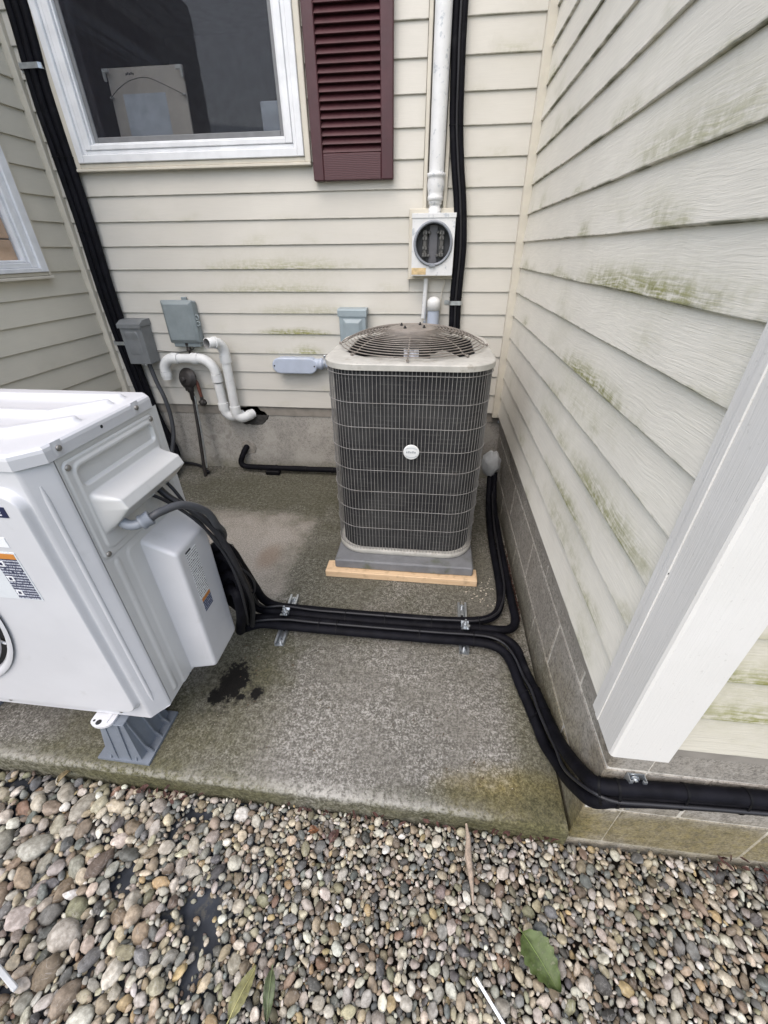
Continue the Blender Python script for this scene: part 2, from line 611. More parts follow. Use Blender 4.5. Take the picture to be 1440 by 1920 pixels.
MAT['acbeige'] = simple('dusty_beige_steel', (0.44, 0.43, 0.395), 0.5, var=0.1, scale=20, dirt=((0.24, 0.21, 0.17), 17, 0.56, 0.5))
MAT['wire'] = simple('grey_coated_wire', (0.225, 0.22, 0.212), 0.5, var=0.15, scale=30, dirt=((0.10, 0.07, 0.05), 12, 0.6, 0.5))
MAT['gwire'] = simple('brown_coated_wire', (0.22, 0.195, 0.17), 0.5, var=0.15, scale=30, dirt=((0.09, 0.06, 0.045), 12, 0.58, 0.5))
MAT['motor'] = simple('motor_black', (0.02, 0.02, 0.02), 0.5)
MAT['silver'] = simple('white_badge', (0.72, 0.74, 0.74), 0.35, var=0.04)
MAT['badge'] = simple('badge_relief', (0.30, 0.33, 0.35), 0.4)
MAT['pad'] = simple('grey_composite_pad', (0.165, 0.17, 0.18), 0.7, var=0.12, dirt=((0.07, 0.085, 0.03), 5, 0.53, 0.6), bump=0.3)


def wood():
    s = SH('pale_lumber')
    p = s.pos()
    g = s.noise(s.vm('MULTIPLY', p, (7.0, 120.0, 120.0)), 1.0, 3, 0.6, 0.3)
    c = s.mix(g, (0.60, 0.40, 0.23), (0.72, 0.55, 0.36))
    c = s.mix(s.m2('MULTIPLY', s.step(s.noise(p, 25, 3), 0.50, 0.72), 0.5), c, (0.33, 0.21, 0.12))
    return s.fin(c, 0.75, 0, s.bump(g, 0.3, 0.001))


MAT['wood'] = wood()


def coil_mat():
    s = SH('condenser_coil_fins')
    p = s.pos()
    x, y, z = s.sep(p)
    fin = s.m2('SINE', s.m2('MULTIPLY', z, 2 * PI / 0.0195))
    n = s.noise(p, 5, 4)
    n2 = s.noise(s.vm('MULTIPLY', p, (8.0, 8.0, 45.0)), 1.0, 3)
    c = s.mix(s.step(n, 0.35, 0.7), (0.026, 0.026, 0.028), (0.052, 0.052, 0.052))
    c = s.mix(s.m2('MULTIPLY', s.m2('MULTIPLY', s.step(fin, 0.3, 0.95), s.step(n2, 0.48, 0.62)), 0.5), c, (0.10, 0.098, 0.095))
    return s.fin(c, 0.7, 0.0, s.bump(fin, 0.15, 0.002), 0.2)


MAT['coil'] = coil_mat()


def print_mat(name, bg, ink, dens, axis):
    """rows of small illegible print"""
    s = SH(name)
    p = s.pos()
    v = [0.0, 0.0, 0.0]
    v[axis] = 620.0
    x = s.noise(s.vm('MULTIPLY', p, (tuple(v)[0], tuple(v)[1], 95.0)), 1.0, 1, 0.4)
    z = s.sep(p)[2]
    row = s.step(s.m2('SINE', s.m2('MULTIPLY', z, 2 * PI / 0.0085)), -0.25, 0.25)
    k = s.m2('MULTIPLY', row, s.step(x, dens, dens + 0.04))
    return s.fin(s.mix(k, bg, ink), 0.45)


MAT['pr_dark'] = print_mat('warning_label_print', (0.035, 0.04, 0.075), (0.50, 0.52, 0.58), 0.44, 0)
MAT['pr_lite'] = print_mat('rating_label_print', (0.74, 0.75, 0.75), (0.06, 0.06, 0.07), 0.45, 1)
MAT['pr_dark2'] = print_mat('small_label_print', (0.035, 0.045, 0.10), (0.36, 0.39, 0.46), 0.46, 1)
MAT['ink'] = simple('black_ink', (0.03, 0.03, 0.035), 0.5)


def mossy(s, p, c):
    # light dry square where something stood, and wet oil-dark splash
    x, y, z = s.sep(p)
    j = s.m2('MULTIPLY', s.m2('SUBTRACT', s.noise(p, 9, 4), 0.5), 0.12)
    xx, yy = s.m2('ADD', x, j), s.m2('ADD', y, j)
    k = s.m2('MULTIPLY', s.step(xx, -0.66, -0.74), s.m2('MULTIPLY', s.step(yy, 1.38, 1.46), s.step(yy, 2.22, 2.12)))
    k = s.m2('MULTIPLY', k, s.step(xx, -1.55, -1.45))
    k = s.m2('MULTIPLY', k, s.m2('ADD', 0.75, s.m2('MULTIPLY', s.noise(p, 12, 4, 0.7), 0.5)), clamp=True)
    c = s.mix(s.m2('MULTIPLY', k, 0.97), c, s.mix(s.step(s.noise(p, 130, 4, 0.7), 0.35, 0.65), (0.22, 0.20, 0.175), (0.40, 0.37, 0.33)))
    e = s.m2('MULTIPLY', s.m2('MULTIPLY', s.step(y, 0.572, 0.580), s.step(y, 0.625, 0.590)), s.step(s.noise(p, 60, 4, 0.7), 0.40, 0.56))
    c = s.mix(s.m2('MULTIPLY', e, 0.7), c, (0.40, 0.385, 0.345))
    c = s.mix(s.m2('MULTIPLY', s.blob(p, (-0.86, 1.72, 0), (0.06, 0.10, 0), 0.6, j), 0.5), c, (0.17, 0.11, 0.07))
    return c


OL = (0.064, 0.063, 0.036)
OL2 = (0.085, 0.080, 0.040)
YE = (0.16, 0.125, 0.030)
slab_mat, ss = concrete('slab_concrete', (0.172, 0.161, 0.139), (0.127, 0.119, 0.102), (0.45, 0.435, 0.40), 0.85,
                        [((-0.9, 2.45, 0), (1.2, 0.36, 0), 0.9, OL), ((-0.45, 1.75, 0), (0.30, 0.65, 0), 0.7, OL),
                         ((0.15, 1.95, 0), (0.35, 0.75, 0), 0.55, OL),
                         ((-0.95, 0.68, 0), (0.28, 0.22, 0), 0.9, OL2), ((-0.72, 1.08, 0), (0.18, 0.26, 0), 0.9, OL),
                         ((-0.62, 0.80, 0), (0.13, 0.30, 0), 0.45, OL2),
                         ((0.36, 0.63, 0), (0.22, 0.09, 0), 0.95, YE), ((0.43, 0.85, 0), (0.09, 0.40, 0), 0.8, OL2), ((0.25, 0.60, 0), (0.35, 0.05, 0), 0.7, OL),
                         ((-1.2, 0.58, 0), (0.6, 0.06, 0), 0.6, OL2), ((0.0, 0.560, -0.05), (1.6, 0.020, 0.06), 0.85, (0.085, 0.08, 0.036)),
                         ((-0.75, 0.575, -0.03), (0.35, 0.03, 0.06), 0.8, OL2)],
                        extra=mossy)
# wet splash on the slab (darkens and shines)
_p = ss.pos()
_j = ss.m2('MULTIPLY', ss.m2('SUBTRACT', ss.noise(_p, 48, 5, 0.75), 0.5), 2.8)
_w = ss.mx(ss.blob(_p, (-0.725, 0.935, 0), (0.055, 0.085, 0), 0.12, _j), ss.blob(_p, (-0.765, 0.865, 0), (0.035, 0.03, 0), 0.12, _j),
           ss.blob(_p, (-0.615, 0.895, 0), (0.022, 0.026, 0), 0.12, _j), ss.blob(_p, (-0.67, 0.875, 0), (0.02, 0.012, 0), 0.12, _j))
_h = ss.mx(ss.blob(_p, (-0.735, 0.92, 0), (0.075, 0.11, 0), 0.5, _j), ss.blob(_p, (-0.62, 0.89, 0), (0.04, 0.04, 0), 0.5, _j))
_old = ss.b.inputs['Base Color'].links[0].from_socket
ss.ln(ss.b.inputs['Base Color'], ss.mix(_w, ss.mix(ss.m2('MULTIPLY', _h, 0.55), _old, (0.035, 0.032, 0.026)), (0.006, 0.0055, 0.005)))
ss.ln(ss.b.inputs['Roughness'], ss.m2('SUBTRACT', 0.9, ss.m2('MULTIPLY', _w, 0.35)))
_x, _y, _z = ss.sep(_p)
_e = ss.m2('MULTIPLY', ss.m2('MULTIPLY', ss.step(_y, 0.566, 0.574), ss.step(_y, 0.600, 0.580)), ss.step(ss.noise(_p, 70, 4, 0.7), 0.40, 0.58))
_e = ss.m2('MULTIPLY', _e, ss.m2('MULTIPLY', ss.step(_x, 0.36, 0.1), ss.step(_z, -0.022, -0.010)))
ss.ln(ss.b.inputs['Base Color'], ss.mix(ss.m2('MULTIPLY', _e, 0.36), ss.b.inputs['Base Color'].links[0].from_socket, (0.43, 0.415, 0.375)))
MAT['slab'] = slab_mat

MAT['block'], _ = concrete('block_concrete', (0.33, 0.305, 0.265), (0.265, 0.243, 0.21), (0.46, 0.435, 0.39), 0.5,
                           [((0.49, 0.62, 0.05), (0.05, 0.45, 0.20), 0.5, YE), ((0.8, 0.575, 0.02), (0.6, 0.04, 0.12), 0.85, YE),
                            ((0.49, 1.5, 0.02), (0.03, 1.5, 0.09), 0.6, OL2), ((0.49, 0.58, 0.25), (0.03, 0.08, 0.18), 0.5, (0.12, 0.085, 0.03))], 1.3)
MAT['mortar'], _ = concrete('mortar', (0.66, 0.62, 0.55), (0.55, 0.52, 0.46), (0.7, 0.67, 0.6), 0.4,
                            [((0.49, 1.0, 0.0), (0.05, 2.0, 0.08), 0.5, OL2), ((0.8, 0.575, 0.0), (0.6, 0.04, 0.13), 0.7, YE)], 1.3)


def parge(s, p, c):
    x, y, z = s.sep(p)
    n = s.noise(s.vm('ADD', p, s.vm('MULTIPLY', s.noise(p, 4, 3, col=True), (0.25, 0.25, 0.25))), 5.5, 5, 0.6)
    c = s.mix(s.m2('MULTIPLY', s.step(n, 0.46, 0.62), 0.5), c, (0.46, 0.44, 0.40))
    c = s.mix(s.m2('MULTIPLY', s.m2('MULTIPLY', s.step(n, 0.60, 0.64), s.step(x, -1.25, -1.5)), 0.6), c, (0.24, 0.225, 0.20))
    d = s.step(z, 0.12, -0.01)
    return s.mix(s.m2('MULTIPLY', d, s.m2('MULTIPLY', s.noise(p, 14, 3), 0.9)), c, (0.13, 0.13, 0.07))


MAT['parge'], _ = concrete('parged_concrete', (0.40, 0.38, 0.345), (0.33, 0.315, 0.285), (0.46, 0.44, 0.40), 0.35, (), 1.2, parge, 0.6)
MAT['tar'] = simple('dark_tar_sealant', (0.035, 0.033, 0.031), 0.75, var=0.4, scale=40, bump=0.8, bscale=70)
MAT['rough_mortar'] = simple('rough_mortar', (0.27, 0.25, 0.22), 0.9, var=0.25, scale=40, bump=0.8, bscale=90)
MAT['soil'] = simple('dark_soil', (0.022, 0.019, 0.016), 0.95, var=0.4, scale=30, bump=0.9, bscale=60, spec=0.1)
MAT['grass'] = simple('far_lawn', (0.05, 0.07, 0.025), 0.95, var=0.3, scale=3, bump=0.8, bscale=40)
MAT['fabric'] = simple('landscape_fabric', (0.030, 0.034, 0.042), 0.6, var=0.35, scale=12, bump=0.6, bscale=25, dirt=((0.085, 0.08, 0.066), 26, 0.54, 0.6), spec=0.15)
MAT['bag'] = simple('whitish_wrap', (0.45, 0.46, 0.46), 0.6, var=0.1, scale=20, bump=0.6, bscale=35)


# ------------------------------------------------------------------ SETTING: ground, slab
mb = MB()
mb.grid(4, 4, lambda u, v: (-150 + 300 * u, -150 + 300 * v, -0.16))
structure('ground', mb, MAT['grass'])

SLAB_R, SLAB_F = 0.474, 0.571
mb = MB()
prof = [(2.795, 0.0), (0.60, 0.0), (0.586, -0.0008), (0.578, -0.0030), (0.5735, -0.0070), (0.5712, -0.014), (0.5700, -0.030), (0.568, -0.15)]
NX = 150
rings = []
for i in range(NX + 1):
    x = -2.235 + (SLAB_R + 2.235) * i / NX
    ring = []
    for j, (y, z) in enumerate(prof):
        w = min(1, max(0, (j - 0.5) / 3)) if j < 7 else 1
        dy = (fnoise(x * 5, 0, 3) * 0.006 + fnoise(x * 23, 1, 3) * 0.003 + fnoise(x * 60, j, 3) * 0.0012) * w
        dz = fnoise(x * 40, j * 3.1, 8) * 0.0012 * w
        k = max(0, (x - 0.2) / 0.27)
        dx = (fnoise(y * 14, 2, 9) * 0.004 + fnoise(y * 45, 2, 9) * 0.002) if i == NX else 0
        ring.append((x + dx, y + dy - 0.010 * k * w, z + dz))
    rings.append(ring)
rings2 = []                               # add points along y on the long top so the right edge can wander
for ring in rings:
    a, b = Vector(ring[0]), Vector(ring[1])
    lead = []
    for q in range(40):
        t = q / 40
        pnt = a.lerp(b, t)
        if ring is rings[-1]:
            pnt.x = SLAB_R + fnoise(pnt.y * 14, 2, 9) * 0.004 + fnoise(pnt.y * 45, 2, 9) * 0.002
        lead.append(tuple(pnt))
    rings2.append(lead + ring[1:])
mb.loft(rings2, False, (False, False), False)
edge = rings2[-1]
mb.add(list(edge) + [(p[0] + 0.001, p[1], -0.15) for p in edge],
       [(i, i + 1, len(edge) + i + 1, len(edge) + i) for i in range(len(edge) - 1)])
slab = structure('concrete_slab', mb, MAT['slab'])

# ------------------------------------------------------------------ WALLS
def lap_profile(sgn, base, z0, fac=1.0):
    """closed lap outline in (offset, z); sgn*offset goes outwards from the wall base"""
    pts = [(0.014, z0 + 0.0015), (0.0138, z0 + 0.004), (0.0035, z0 + ROWH + 0.007), (0.001, z0 + ROWH + 0.007),
           (0.001, z0 + 0.022), (0.0046, z0 + 0.010), (0.0046, z0 - 0.0005), (0.0125, z0 - 0.0005)]
    return [(base + sgn * o, z) for o, z in pts]


def plank(parent, mat, axis, sgn, base, z0, a, b, wav=0.0010):
    mb = MB()
    seed = z0 * 7.3 + base
    def jit(t, j):
        if j in (0, 1, 7):
            w = fnoise(t * 2.3, seed, 1) * wav + fnoise(t * 9, seed, 2) * wav * 0.5
            return (sgn * w * 0.8, w * 1.2)
        return (0, 0)
    mb.prism(lap_profile(sgn, base, z0), axis, a, b, max(2, int(abs(b - a) / 0.09)), jit)
    return part('siding_plank', mb, mat, parent)


NROW = 22
rows = [ROW0 + ROWH * k for k in range(NROW)]
YB = 2.789       # back siding base plane
XL = -2.249
XR = 0.466
YF = 0.564

# --- back wall
bw = thing('house_wall', 'beige lap-sided wall facing us, with window and bare concrete base', 'wall', (-0.9, 2.79, 0))
mb = MB()
mb.box((XL, YB, 0.44), (XR, 2.95, 1.86))
mb.box((XL, YB, 1.86), (-2.03, 2.95, 2.95))
mb.box((-0.72, YB, 1.86), (XR, 2.95, 2.95))
mb.box((XL, YB, 2.95), (XR, 2.95, 3.22))
part('sheathing', mb, MAT['sheath'], bw)
mb = MB()
mb.box((XL, 2.795, -0.2), (0.49, 2.96, 0.437))
part('foundation', mb, MAT['parge'], bw)
for k, z in enumerate(rows):
    segs = [(-2.235, 0.452)]
    if z > 1.62:
        segs = [(-2.235, -0.106), (0.026, 0.452)]
    if z > 1.84:
        segs = [(-2.235, -2.05), (-0.70, -0.106), (0.026, 0.452)]
    if k == 6:
        segs = [(-2.235, -0.168), (-0.166, 0.452)]
    for a, b in segs:
        plank(bw, MAT['back'], 'x', -1, YB, z, a, b)
mb = MB()
mb.box((-0.103, 2.755, 1.63), (-0.083, 2.7885, 3.2), 0.003)
part('trim_strip', mb, MAT['trim'], bw)
mb = MB()
mb.box((0.004, 2.755, 1.63), (0.024, 2.7885, 3.2), 0.003)
part('trim_strip', mb, MAT['trim'], bw)
mb = MB()
mb.box((0.417, 2.745, 0.485), (0.4655, 2.7885, 3.2), 0.004)
part('corner_trim', mb, MAT['trim'], bw)
mb = MB()
mb.box((-2.2485, 2.750, 0.485), (-2.206, 2.7885, 3.2), 0.004)
part('corner_trim', mb, MAT['trim'], bw)
# tar and mortar round the pipe holes
def splat(c, rx, rz, y, th, seed, n=40):
    mb = MB()
    ring = []
    for i in range(n):
        a = 2 * PI * i / n
        k = 1 + 0.28 * fnoise(math.cos(a) * 1.7, math.sin(a) * 1.7, seed) + 0.14 * fnoise(math.cos(a) * 6, math.sin(a) * 6, seed)
        ring.append((c[0] + rx * k * math.cos(a), c[1] + rz * k * math.sin(a)))
    r0 = [(x, y, z) for x, z in ring]
    r1 = [(c[0] + (x - c[0]) * 0.92, y - th, c[1] + (z - c[1]) * 0.92) for x, z in ring]
    mb.loft([r0, r1], True, (False, True))
    return mb
part('sealant_patch', splat((-1.31, 0.435), 0.115, 0.085, 2.796, 0.007, 4), MAT['tar'], bw)
part('mortar_patch', splat((-1.385, 0.17), 0.055, 0.06, 2.796, 0.006, 9), MAT['rough_mortar'], bw)

# window of the back wall
win = part('window', MB(), MAT['wtrim'], bw)
def frame(mb, x0, x1, z0, z1, w, y0, y1, wb=None, bev=0.003):
    wb = wb or w
    mb.box((x0, y0, z0), (x0 + w, y1, z1), bev)
    mb.box((x1 - w, y0, z0), (x1, y1, z1), bev)
    mb.box((x0 + w, y0 + 0.001, z0), (x1 - w, y1 - 0.001, z0 + wb), bev)
    mb.box((x0 + w, y0 + 0.001, z1 - w), (x1 - w, y1 - 0.001, z1), bev)
mb = MB()
frame(mb, -2.05, -0.70, 1.848, 2.97, 0.032, 2.752, 2.788, 0.022)
part('casing', mb, MAT['trim'], win)
mb = MB()
frame(mb, -2.0175, -0.7325, 1.8705, 2.937, 0.034, 2.742, 2.80, 0.036)
frame(mb, -1.983, -0.767, 1.907, 2.902, 0.022, 2.757, 2.82, 0.018)
part('frame', mb, MAT['wtrim'], win)
mb = MB()
frame(mb, -1.9605, -0.7895, 1.9255, 2.879, 0.036, 2.7515, 2.822, 0.022)
frame(mb, -1.924, -0.826, 1.948, 2.842, 0.010, 2.766, 2.822, 0.008)
part('sash', mb, MAT['wtrim'], win)
mb = MB()
frame(mb, -1.9135, -0.8365, 1.9565, 2.831, 0.022, 2.784, 2.798, 0.026)
part('screen_frame', mb, MAT['scrframe'], win)
mb = MB()
mb.box((-1.8905, 2.7905, 1.983), (-0.8595, 2.7915, 2.808))
part('insect_screen', mb, MAT['screen'], win)
mb = MB()
mb.box((-1.913, 2.806, 1.957), (-0.837, 2.811, 2.83))
part('pane', mb, MAT['glass'], win)
mb = MB()
mb.box((-2.06, 2.744, 1.835), (-0.70, 2.788, 1.8475), 0.002)
part('sill', mb, MAT['trim'], win)
# room behind
def room(x0, x1, y0, y1, z0, z1, open_face, parent):
    mb = MB()
    F = {'x0': [(x0, y0, z0), (x0, y1, z0), (x0, y1, z1), (x0, y0, z1)], 'x1': [(x1, y0, z0), (x1, y0, z1), (x1, y1, z1), (x1, y1, z0)],
         'y0': [(x0, y0, z0), (x0, y0, z1), (x1, y0, z1), (x1, y0, z0)], 'y1': [(x0, y1, z0), (x1, y1, z0), (x1, y1, z1), (x0, y1, z1)],
         'z0': [(x0, y0, z0), (x1, y0, z0), (x1, y1, z0), (x0, y1, z0)], 'z1': [(x0, y0, z1), (x0, y1, z1), (x1, y1, z1), (x1, y0, z1)]}
    for k, q in F.items():
        if k != open_face: mb.add(q, [(0, 1, 2, 3)])
    return part('room_interior', mb, MAT['room'], parent)
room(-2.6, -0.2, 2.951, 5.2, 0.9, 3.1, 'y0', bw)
mb = MB()
mb.box((-2.0, 2.86, 1.84), (-0.75, 2.951, 1.90), 0.004)
mb.box((-2.0, 2.86, 1.9005), (-1.95, 2.95, 2.94), 0.004)
mb.box((-0.80, 2.86, 1.9005), (-0.75, 2.95, 2.94), 0.004)
part('inner_sill', mb, MAT['room'], win)
mb = MB()
mb.box((-2.3, 2.952, 1.74), (-0.5, 3.35, 1.86), 0.004)
part('inner_shelf', mb, MAT['room'], bw)

# --- left wall
lw = thing('house_wall', 'shaded beige lap-sided wall at the left with only the corner of a window', 'wall', (-2.25, 1.7, 0))
mb = MB()
mb.box((-2.42, 0.57, 0.44), (XL, 2.788, 1.345))
mb.box((-2.42, 0.57, 1.345), (XL, 1.34, 2.7))
mb.box((-2.42, 2.465, 1.345), (XL, 2.788, 2.7))
mb.box((-2.42, 0.57, 2.7), (XL, 2.788, 3.22))
part('sheathing', mb, MAT['sheath'], lw)
mb = MB()
mb.box((-2.42, 0.58, -0.2), (-2.262, 2.794, 0.437))
part('foundation', mb, MAT['parge'], lw)
for z in rows:
    segs = [(0.57, 2.749)]
    if 1.30 < z < 2.72:
        segs = [(0.57, 1.32), (2.49, 2.749)]
    elif 1.22 < z < 1.31:
        segs = [(0.57, 2.749)]
    for a, b in segs:
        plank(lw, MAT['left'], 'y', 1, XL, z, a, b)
lwin = part('window', MB(), MAT['wtrim'], lw)
def framey(mb, y0, y1, z0, z1, w, x0, x1, wb=None, bev=0.003):
    wb = wb or w
    mb.box((x0, y0, z0), (x1, y0 + w, z1), bev)
    mb.box((x0, y1 - w, z0), (x1, y1, z1), bev)
    mb.box((x0 + 0.001, y0 + w, z0), (x1 - 0.001, y1 - w, z0 + wb), bev)
    mb.box((x0 + 0.001, y0 + w, z1 - w), (x1 - 0.001, y1 - w, z1), bev)
mb = MB()
framey(mb, 1.325, 2.487, 1.3455, 2.70, 0.022, XL + 0.001, -2.212, 0.018)
part('casing', mb, MAT['trim'], lwin)
mb = MB()
framey(mb, 1.3475, 2.4645, 1.364, 2.677, 0.050, XL - 0.02, -2.200, 0.022)
part('frame', mb, MAT['wtrim'], lwin)
mb = MB()
framey(mb, 1.398, 2.414, 1.3865, 2.626, 0.042, XL - 0.02, -2.212, 0.024)
framey(mb, 1.4405, 2.3715, 1.411, 2.583, 0.018, XL - 0.02, -2.224, 0.012)
part('sash', mb, MAT['wtrim'], lwin)
mb = MB()
mb.box((-2.252, 1.459, 1.4235), (-2.247, 2.353, 2.564))
part('pane', mb, MAT['glass'], lwin)
mb = MB()
mb.box((XL + 0.001, 1.32, 1.330), (-2.205, 2.492, 1.345), 0.003)
part('sill', mb, MAT['trim'], lwin)
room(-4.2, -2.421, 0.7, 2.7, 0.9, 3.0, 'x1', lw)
tanw = simple('tan_boards', (0.60, 0.37, 0.22), 0.7, var=0.15, scale=8)
mb = MB()
for i in range(12):
    mb.box((-2.268, 1.4605, 1.42 + i * 0.1), (-2.256, 2.352, 1.42 + i * 0.1 + 0.094), 0.004)
part('tan_panel', mb, tanw, lwin)  # tan boards added close behind the glass to give the pane its brown

# --- right wing
rw = thing('house_wall', 'pale algae-streaked lap-sided wall at the right above a concrete block base', 'wall', (0.47, 0.57, 0))
mb = MB()
mb.box((XR, YF, 0.46), (3.2, 2.788, 3.22))
part('sheathing', mb, MAT['sheath'], rw)
for z in rows:
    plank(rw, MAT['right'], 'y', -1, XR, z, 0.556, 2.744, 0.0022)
    plank(rw, MAT['return'], 'x', -1, YF, z, 0.555, 3.2, 0.0015)
# corner post: two flanges and rounded nose, hollow shape seen from below
mb = MB()
X0, Y0, W = 0.447, 0.535, 0.125
pp = [(X0, Y0 + W), (X0, Y0 + 0.008), (X0 + 0.0025, Y0 + 0.0025), (X0 + 0.008, Y0), (X0 + W, Y0), (X0 + W, Y0 + 0.012), (X0 + W - 0.004, Y0 + 0.0145),
      (X0 + 0.017, Y0 + 0.0145), (X0 + 0.0145, Y0 + 0.017), (X0 + 0.0145, Y0 + W - 0.004), (X0 + 0.012, Y0 + W)]
mb.prism(pp, 'z', 0.479, 3.2)
mb.box((X0 - 0.0025, Y0 + W - 0.040, 0.480), (X0 + 0.001, Y0 + W - 0.022, 3.19), 0.0012)
part('corner_post', mb, MAT['post'], rw)
# block foundation
FX, FY = 0.486, 0.573
mb = MB()
mb.box((FX + 0.003, FY + 0.003, -0.2), (3.2, 2.794, 0.4595))
part('mortar_bed', mb, MAT['mortar'], rw)
courses = [(-0.062, 0.137, [0.81, 1.285, 1.775, 2.28], [0.97, 1.44, 1.92, 2.4]),
           (0.144, 0.350, [1.047, 1.522, 2.03, 2.53], [0.73, 1.21, 1.68, 2.16]),
           (0.357, 0.459, [0.81, 1.285, 1.775, 2.28], [0.97, 1.44, 1.92, 2.4])]
G = 0.0045
for (z0, z1, ys, xs) in courses:
    e = [FY] + ys + [2.79]
    for i in range(len(e) - 1):
        a, b = e[i] + (G if i else 0), e[i + 1] - G
        mb = MB()
        t = FX + fnoise(a, z0, 4) * 0.001
        if i == 0:                       # corner block turns the corner
            mb.box((t, FY, z0), (FX + 0.10, b, z1), 0.005)
        else:
            mb.box((t, a, z0), (FX + 0.10, b, z1), 0.003)
        part('block', mb, MAT['block'], rw)
    e = [FX + 0.10] + xs + [2.9]
    for i in range(len(e) - 1):
        a, b = e[i] + (G if i else 0.0005), e[i + 1] - G
        mb = MB()
        mb.box((a, FY + fnoise(a, z0, 6) * 0.001 + 0.0003, z0), (b, FY + 0.10, z1), 0.003)
        part('block', mb, MAT['block'], rw)

# ------------------------------------------------------------------ SHUTTER
sh = thing('window_shutter', 'burgundy louvred shutter hung beside the back window', 'shutter', (-0.474, 2.775, 1.766))
for (a, b) in ((-0.686, -0.630), (-0.3245, -0.2625)):
    mb = MB()
    mb.box((a, 2.733, 1.766), (b, 2.774, 3.12), 0.004)
    part('stile', mb, MAT['burg'], sh)
mb = MB()
mb.box((-0.6295, 2.7345, 1.7665), (-0.325, 2.7735, 1.876), 0.003)
part('bottom_rail', mb, MAT['burg2'], sh)
mb = MB()
mb.box((-0.6295, 2.765, 1.877), (-0.325, 2.7735, 3.12))
part('back_panel', mb, MAT['burg'], sh)
for k in range(38):
    z = 1.880 + k * 0.0322
    mb = MB()
    mb.prism([(2.7365, z), (2.739, z - 0.0022), (2.763, z + 0.029), (2.760, z + 0.0305)], 'x', -0.6293, -0.3252)
    part('louvre', mb, MAT['burg'], sh)
for x in (-0.658, -0.294):
    mb = MB()
    mb.cyl((x, 2.7335, 1.925), (x, 2.7315, 1.925), 0.004, 10)
    part('screw', mb, MAT['burg'], sh)

# ------------------------------------------------------------------ things inside the back window
pf = thing('picture_frame', 'back of a tan framed picture with hanging wire leaning inside the back window', 'picture', (-1.65, 3.0, 1.86))
tanb = simple('backing_paper', (0.70, 0.64, 0.57), 0.8, var=0.06)
mb = MB()
R = Matrix.Rotation(math.radians(-5), 3, 'X')
mb.obox((-1.650, 2.985, 2.085), (0.222, 0.006, 0.218), 0.003, R)
part('backing_board', mb, tanb, pf)
mb = MB()
mb.obox((-1.675, 2.977, 2.08), (0.125, 0.0015, 0.115), 0, R)
part('paper_sheet', mb, simple('pale_paper', (0.68, 0.73, 0.80), 0.7), pf)
wt = simple('corner_guard', (0.75, 0.75, 0.72), 0.6)
for (x, z) in ((-1.862, 2.285), (-1.438, 2.285), (-1.862, 2.18), (-1.438, 2.18)):
    mb = MB()
    s_ = 0.018 if z > 2.2 else 0.010
    mb.box((x - s_, 2.968, z - s_ * 0.4), (x + s_, 2.982, z + s_ * 0.5), 0.002)
    sx = -1 if x < -1.6 else 1
    if z > 2.2: mb.box((x + sx * 0.006, 2.968, z - 0.04), (x + sx * 0.018, 2.982, z - s_ * 0.41), 0.002)
    part('corner_guard', mb, wt, pf)
mb = MB()
mb.tube(spline([(-1.862, 2.968, 2.18), (-1.80, 2.966, 2.215), (-1.72, 2.965, 2.243), (-1.63, 2.965, 2.25), (-1.55, 2.965, 2.225), (-1.438, 2.968, 2.18)], 6), 0.0015, 6)
part('hanging_wire', mb, MAT['ink'], pf)
mb = MB()
for i in range(5):
    mb.box((-1.745 + i * 0.010, 2.9675, 2.263 + (i % 2) * 0.002), (-1.738 + i * 0.010, 2.9695, 2.271 + ((i * 3) % 2) * 0.003))
part('handwriting', mb, MAT['ink'], pf)
bx = MB()
bx.box((-1.03, 3.02, 1.862), (-0.87, 3.16, 2.15), 0.006)
solo('cardboard_box', bx, simple('pale_blue_box', (0.55, 0.60, 0.68), 0.7, var=0.15), 'pale bluish box standing inside the back window at its right end', 'box', (-0.95, 3.09, 1.862))
cl = MB()
cl.grid(24, 8, lambda u, v: (-1.34 + 0.36 * u, 3.03 + 0.12 * v, 1.864 + (0.10 + 0.05 * u) * math.sin(PI * min(1, max(0.0, v))) ** 0.5 + 0.012 * fnoise(u * 5, v * 4, 2)))
solo('folded_cloth', cl, simple('mauve_cloth', (0.25, 0.19, 0.22), 0.9, var=0.2), 'folded mauve cloth lying inside the back window beside the pale box', 'cloth', (-1.16, 3.09, 1.864))

# ------------------------------------------------------------------ GRAVEL
def ico(sub):
    import bmesh
    b = bmesh.new()
    bmesh.ops.create_icosphere(b, subdivisions=sub, radius=1)
    v = np.array([x.co[:] for x in b.verts])
    f = np.array([[q.index for q in x.verts] for x in b.faces])
    b.free()
    return v, f


IV, IF = ico(3)
VARS = []
for k in range(14):
    a = np.empty_like(IV)
    off = Vector((k * 7.1, k * 3.3, 0))
    rough = 0.24 if k % 3 else 0.34
    for i, v in enumerate(IV):
        q = Vector(v)
        d = 1 + rough * mnoise.noise(q * 0.9 + off) + 0.17 * mnoise.noise(q * 1.9 + off * 2)
        if k % 3 == 0:                    # some are broken rather than rounded
            for pl in range(4):
                nrm = Vector((math.sin(k * 5 + pl * 2.3), math.cos(k * 3 + pl * 1.9), math.sin(k + pl * 4.1))).normalized()
                dd = q.dot(nrm)
                if dd > 0.62: d = min(d, 0.62 / dd * 1.08)
        a[i] = np.array(v) * d
    VARS.append(a)

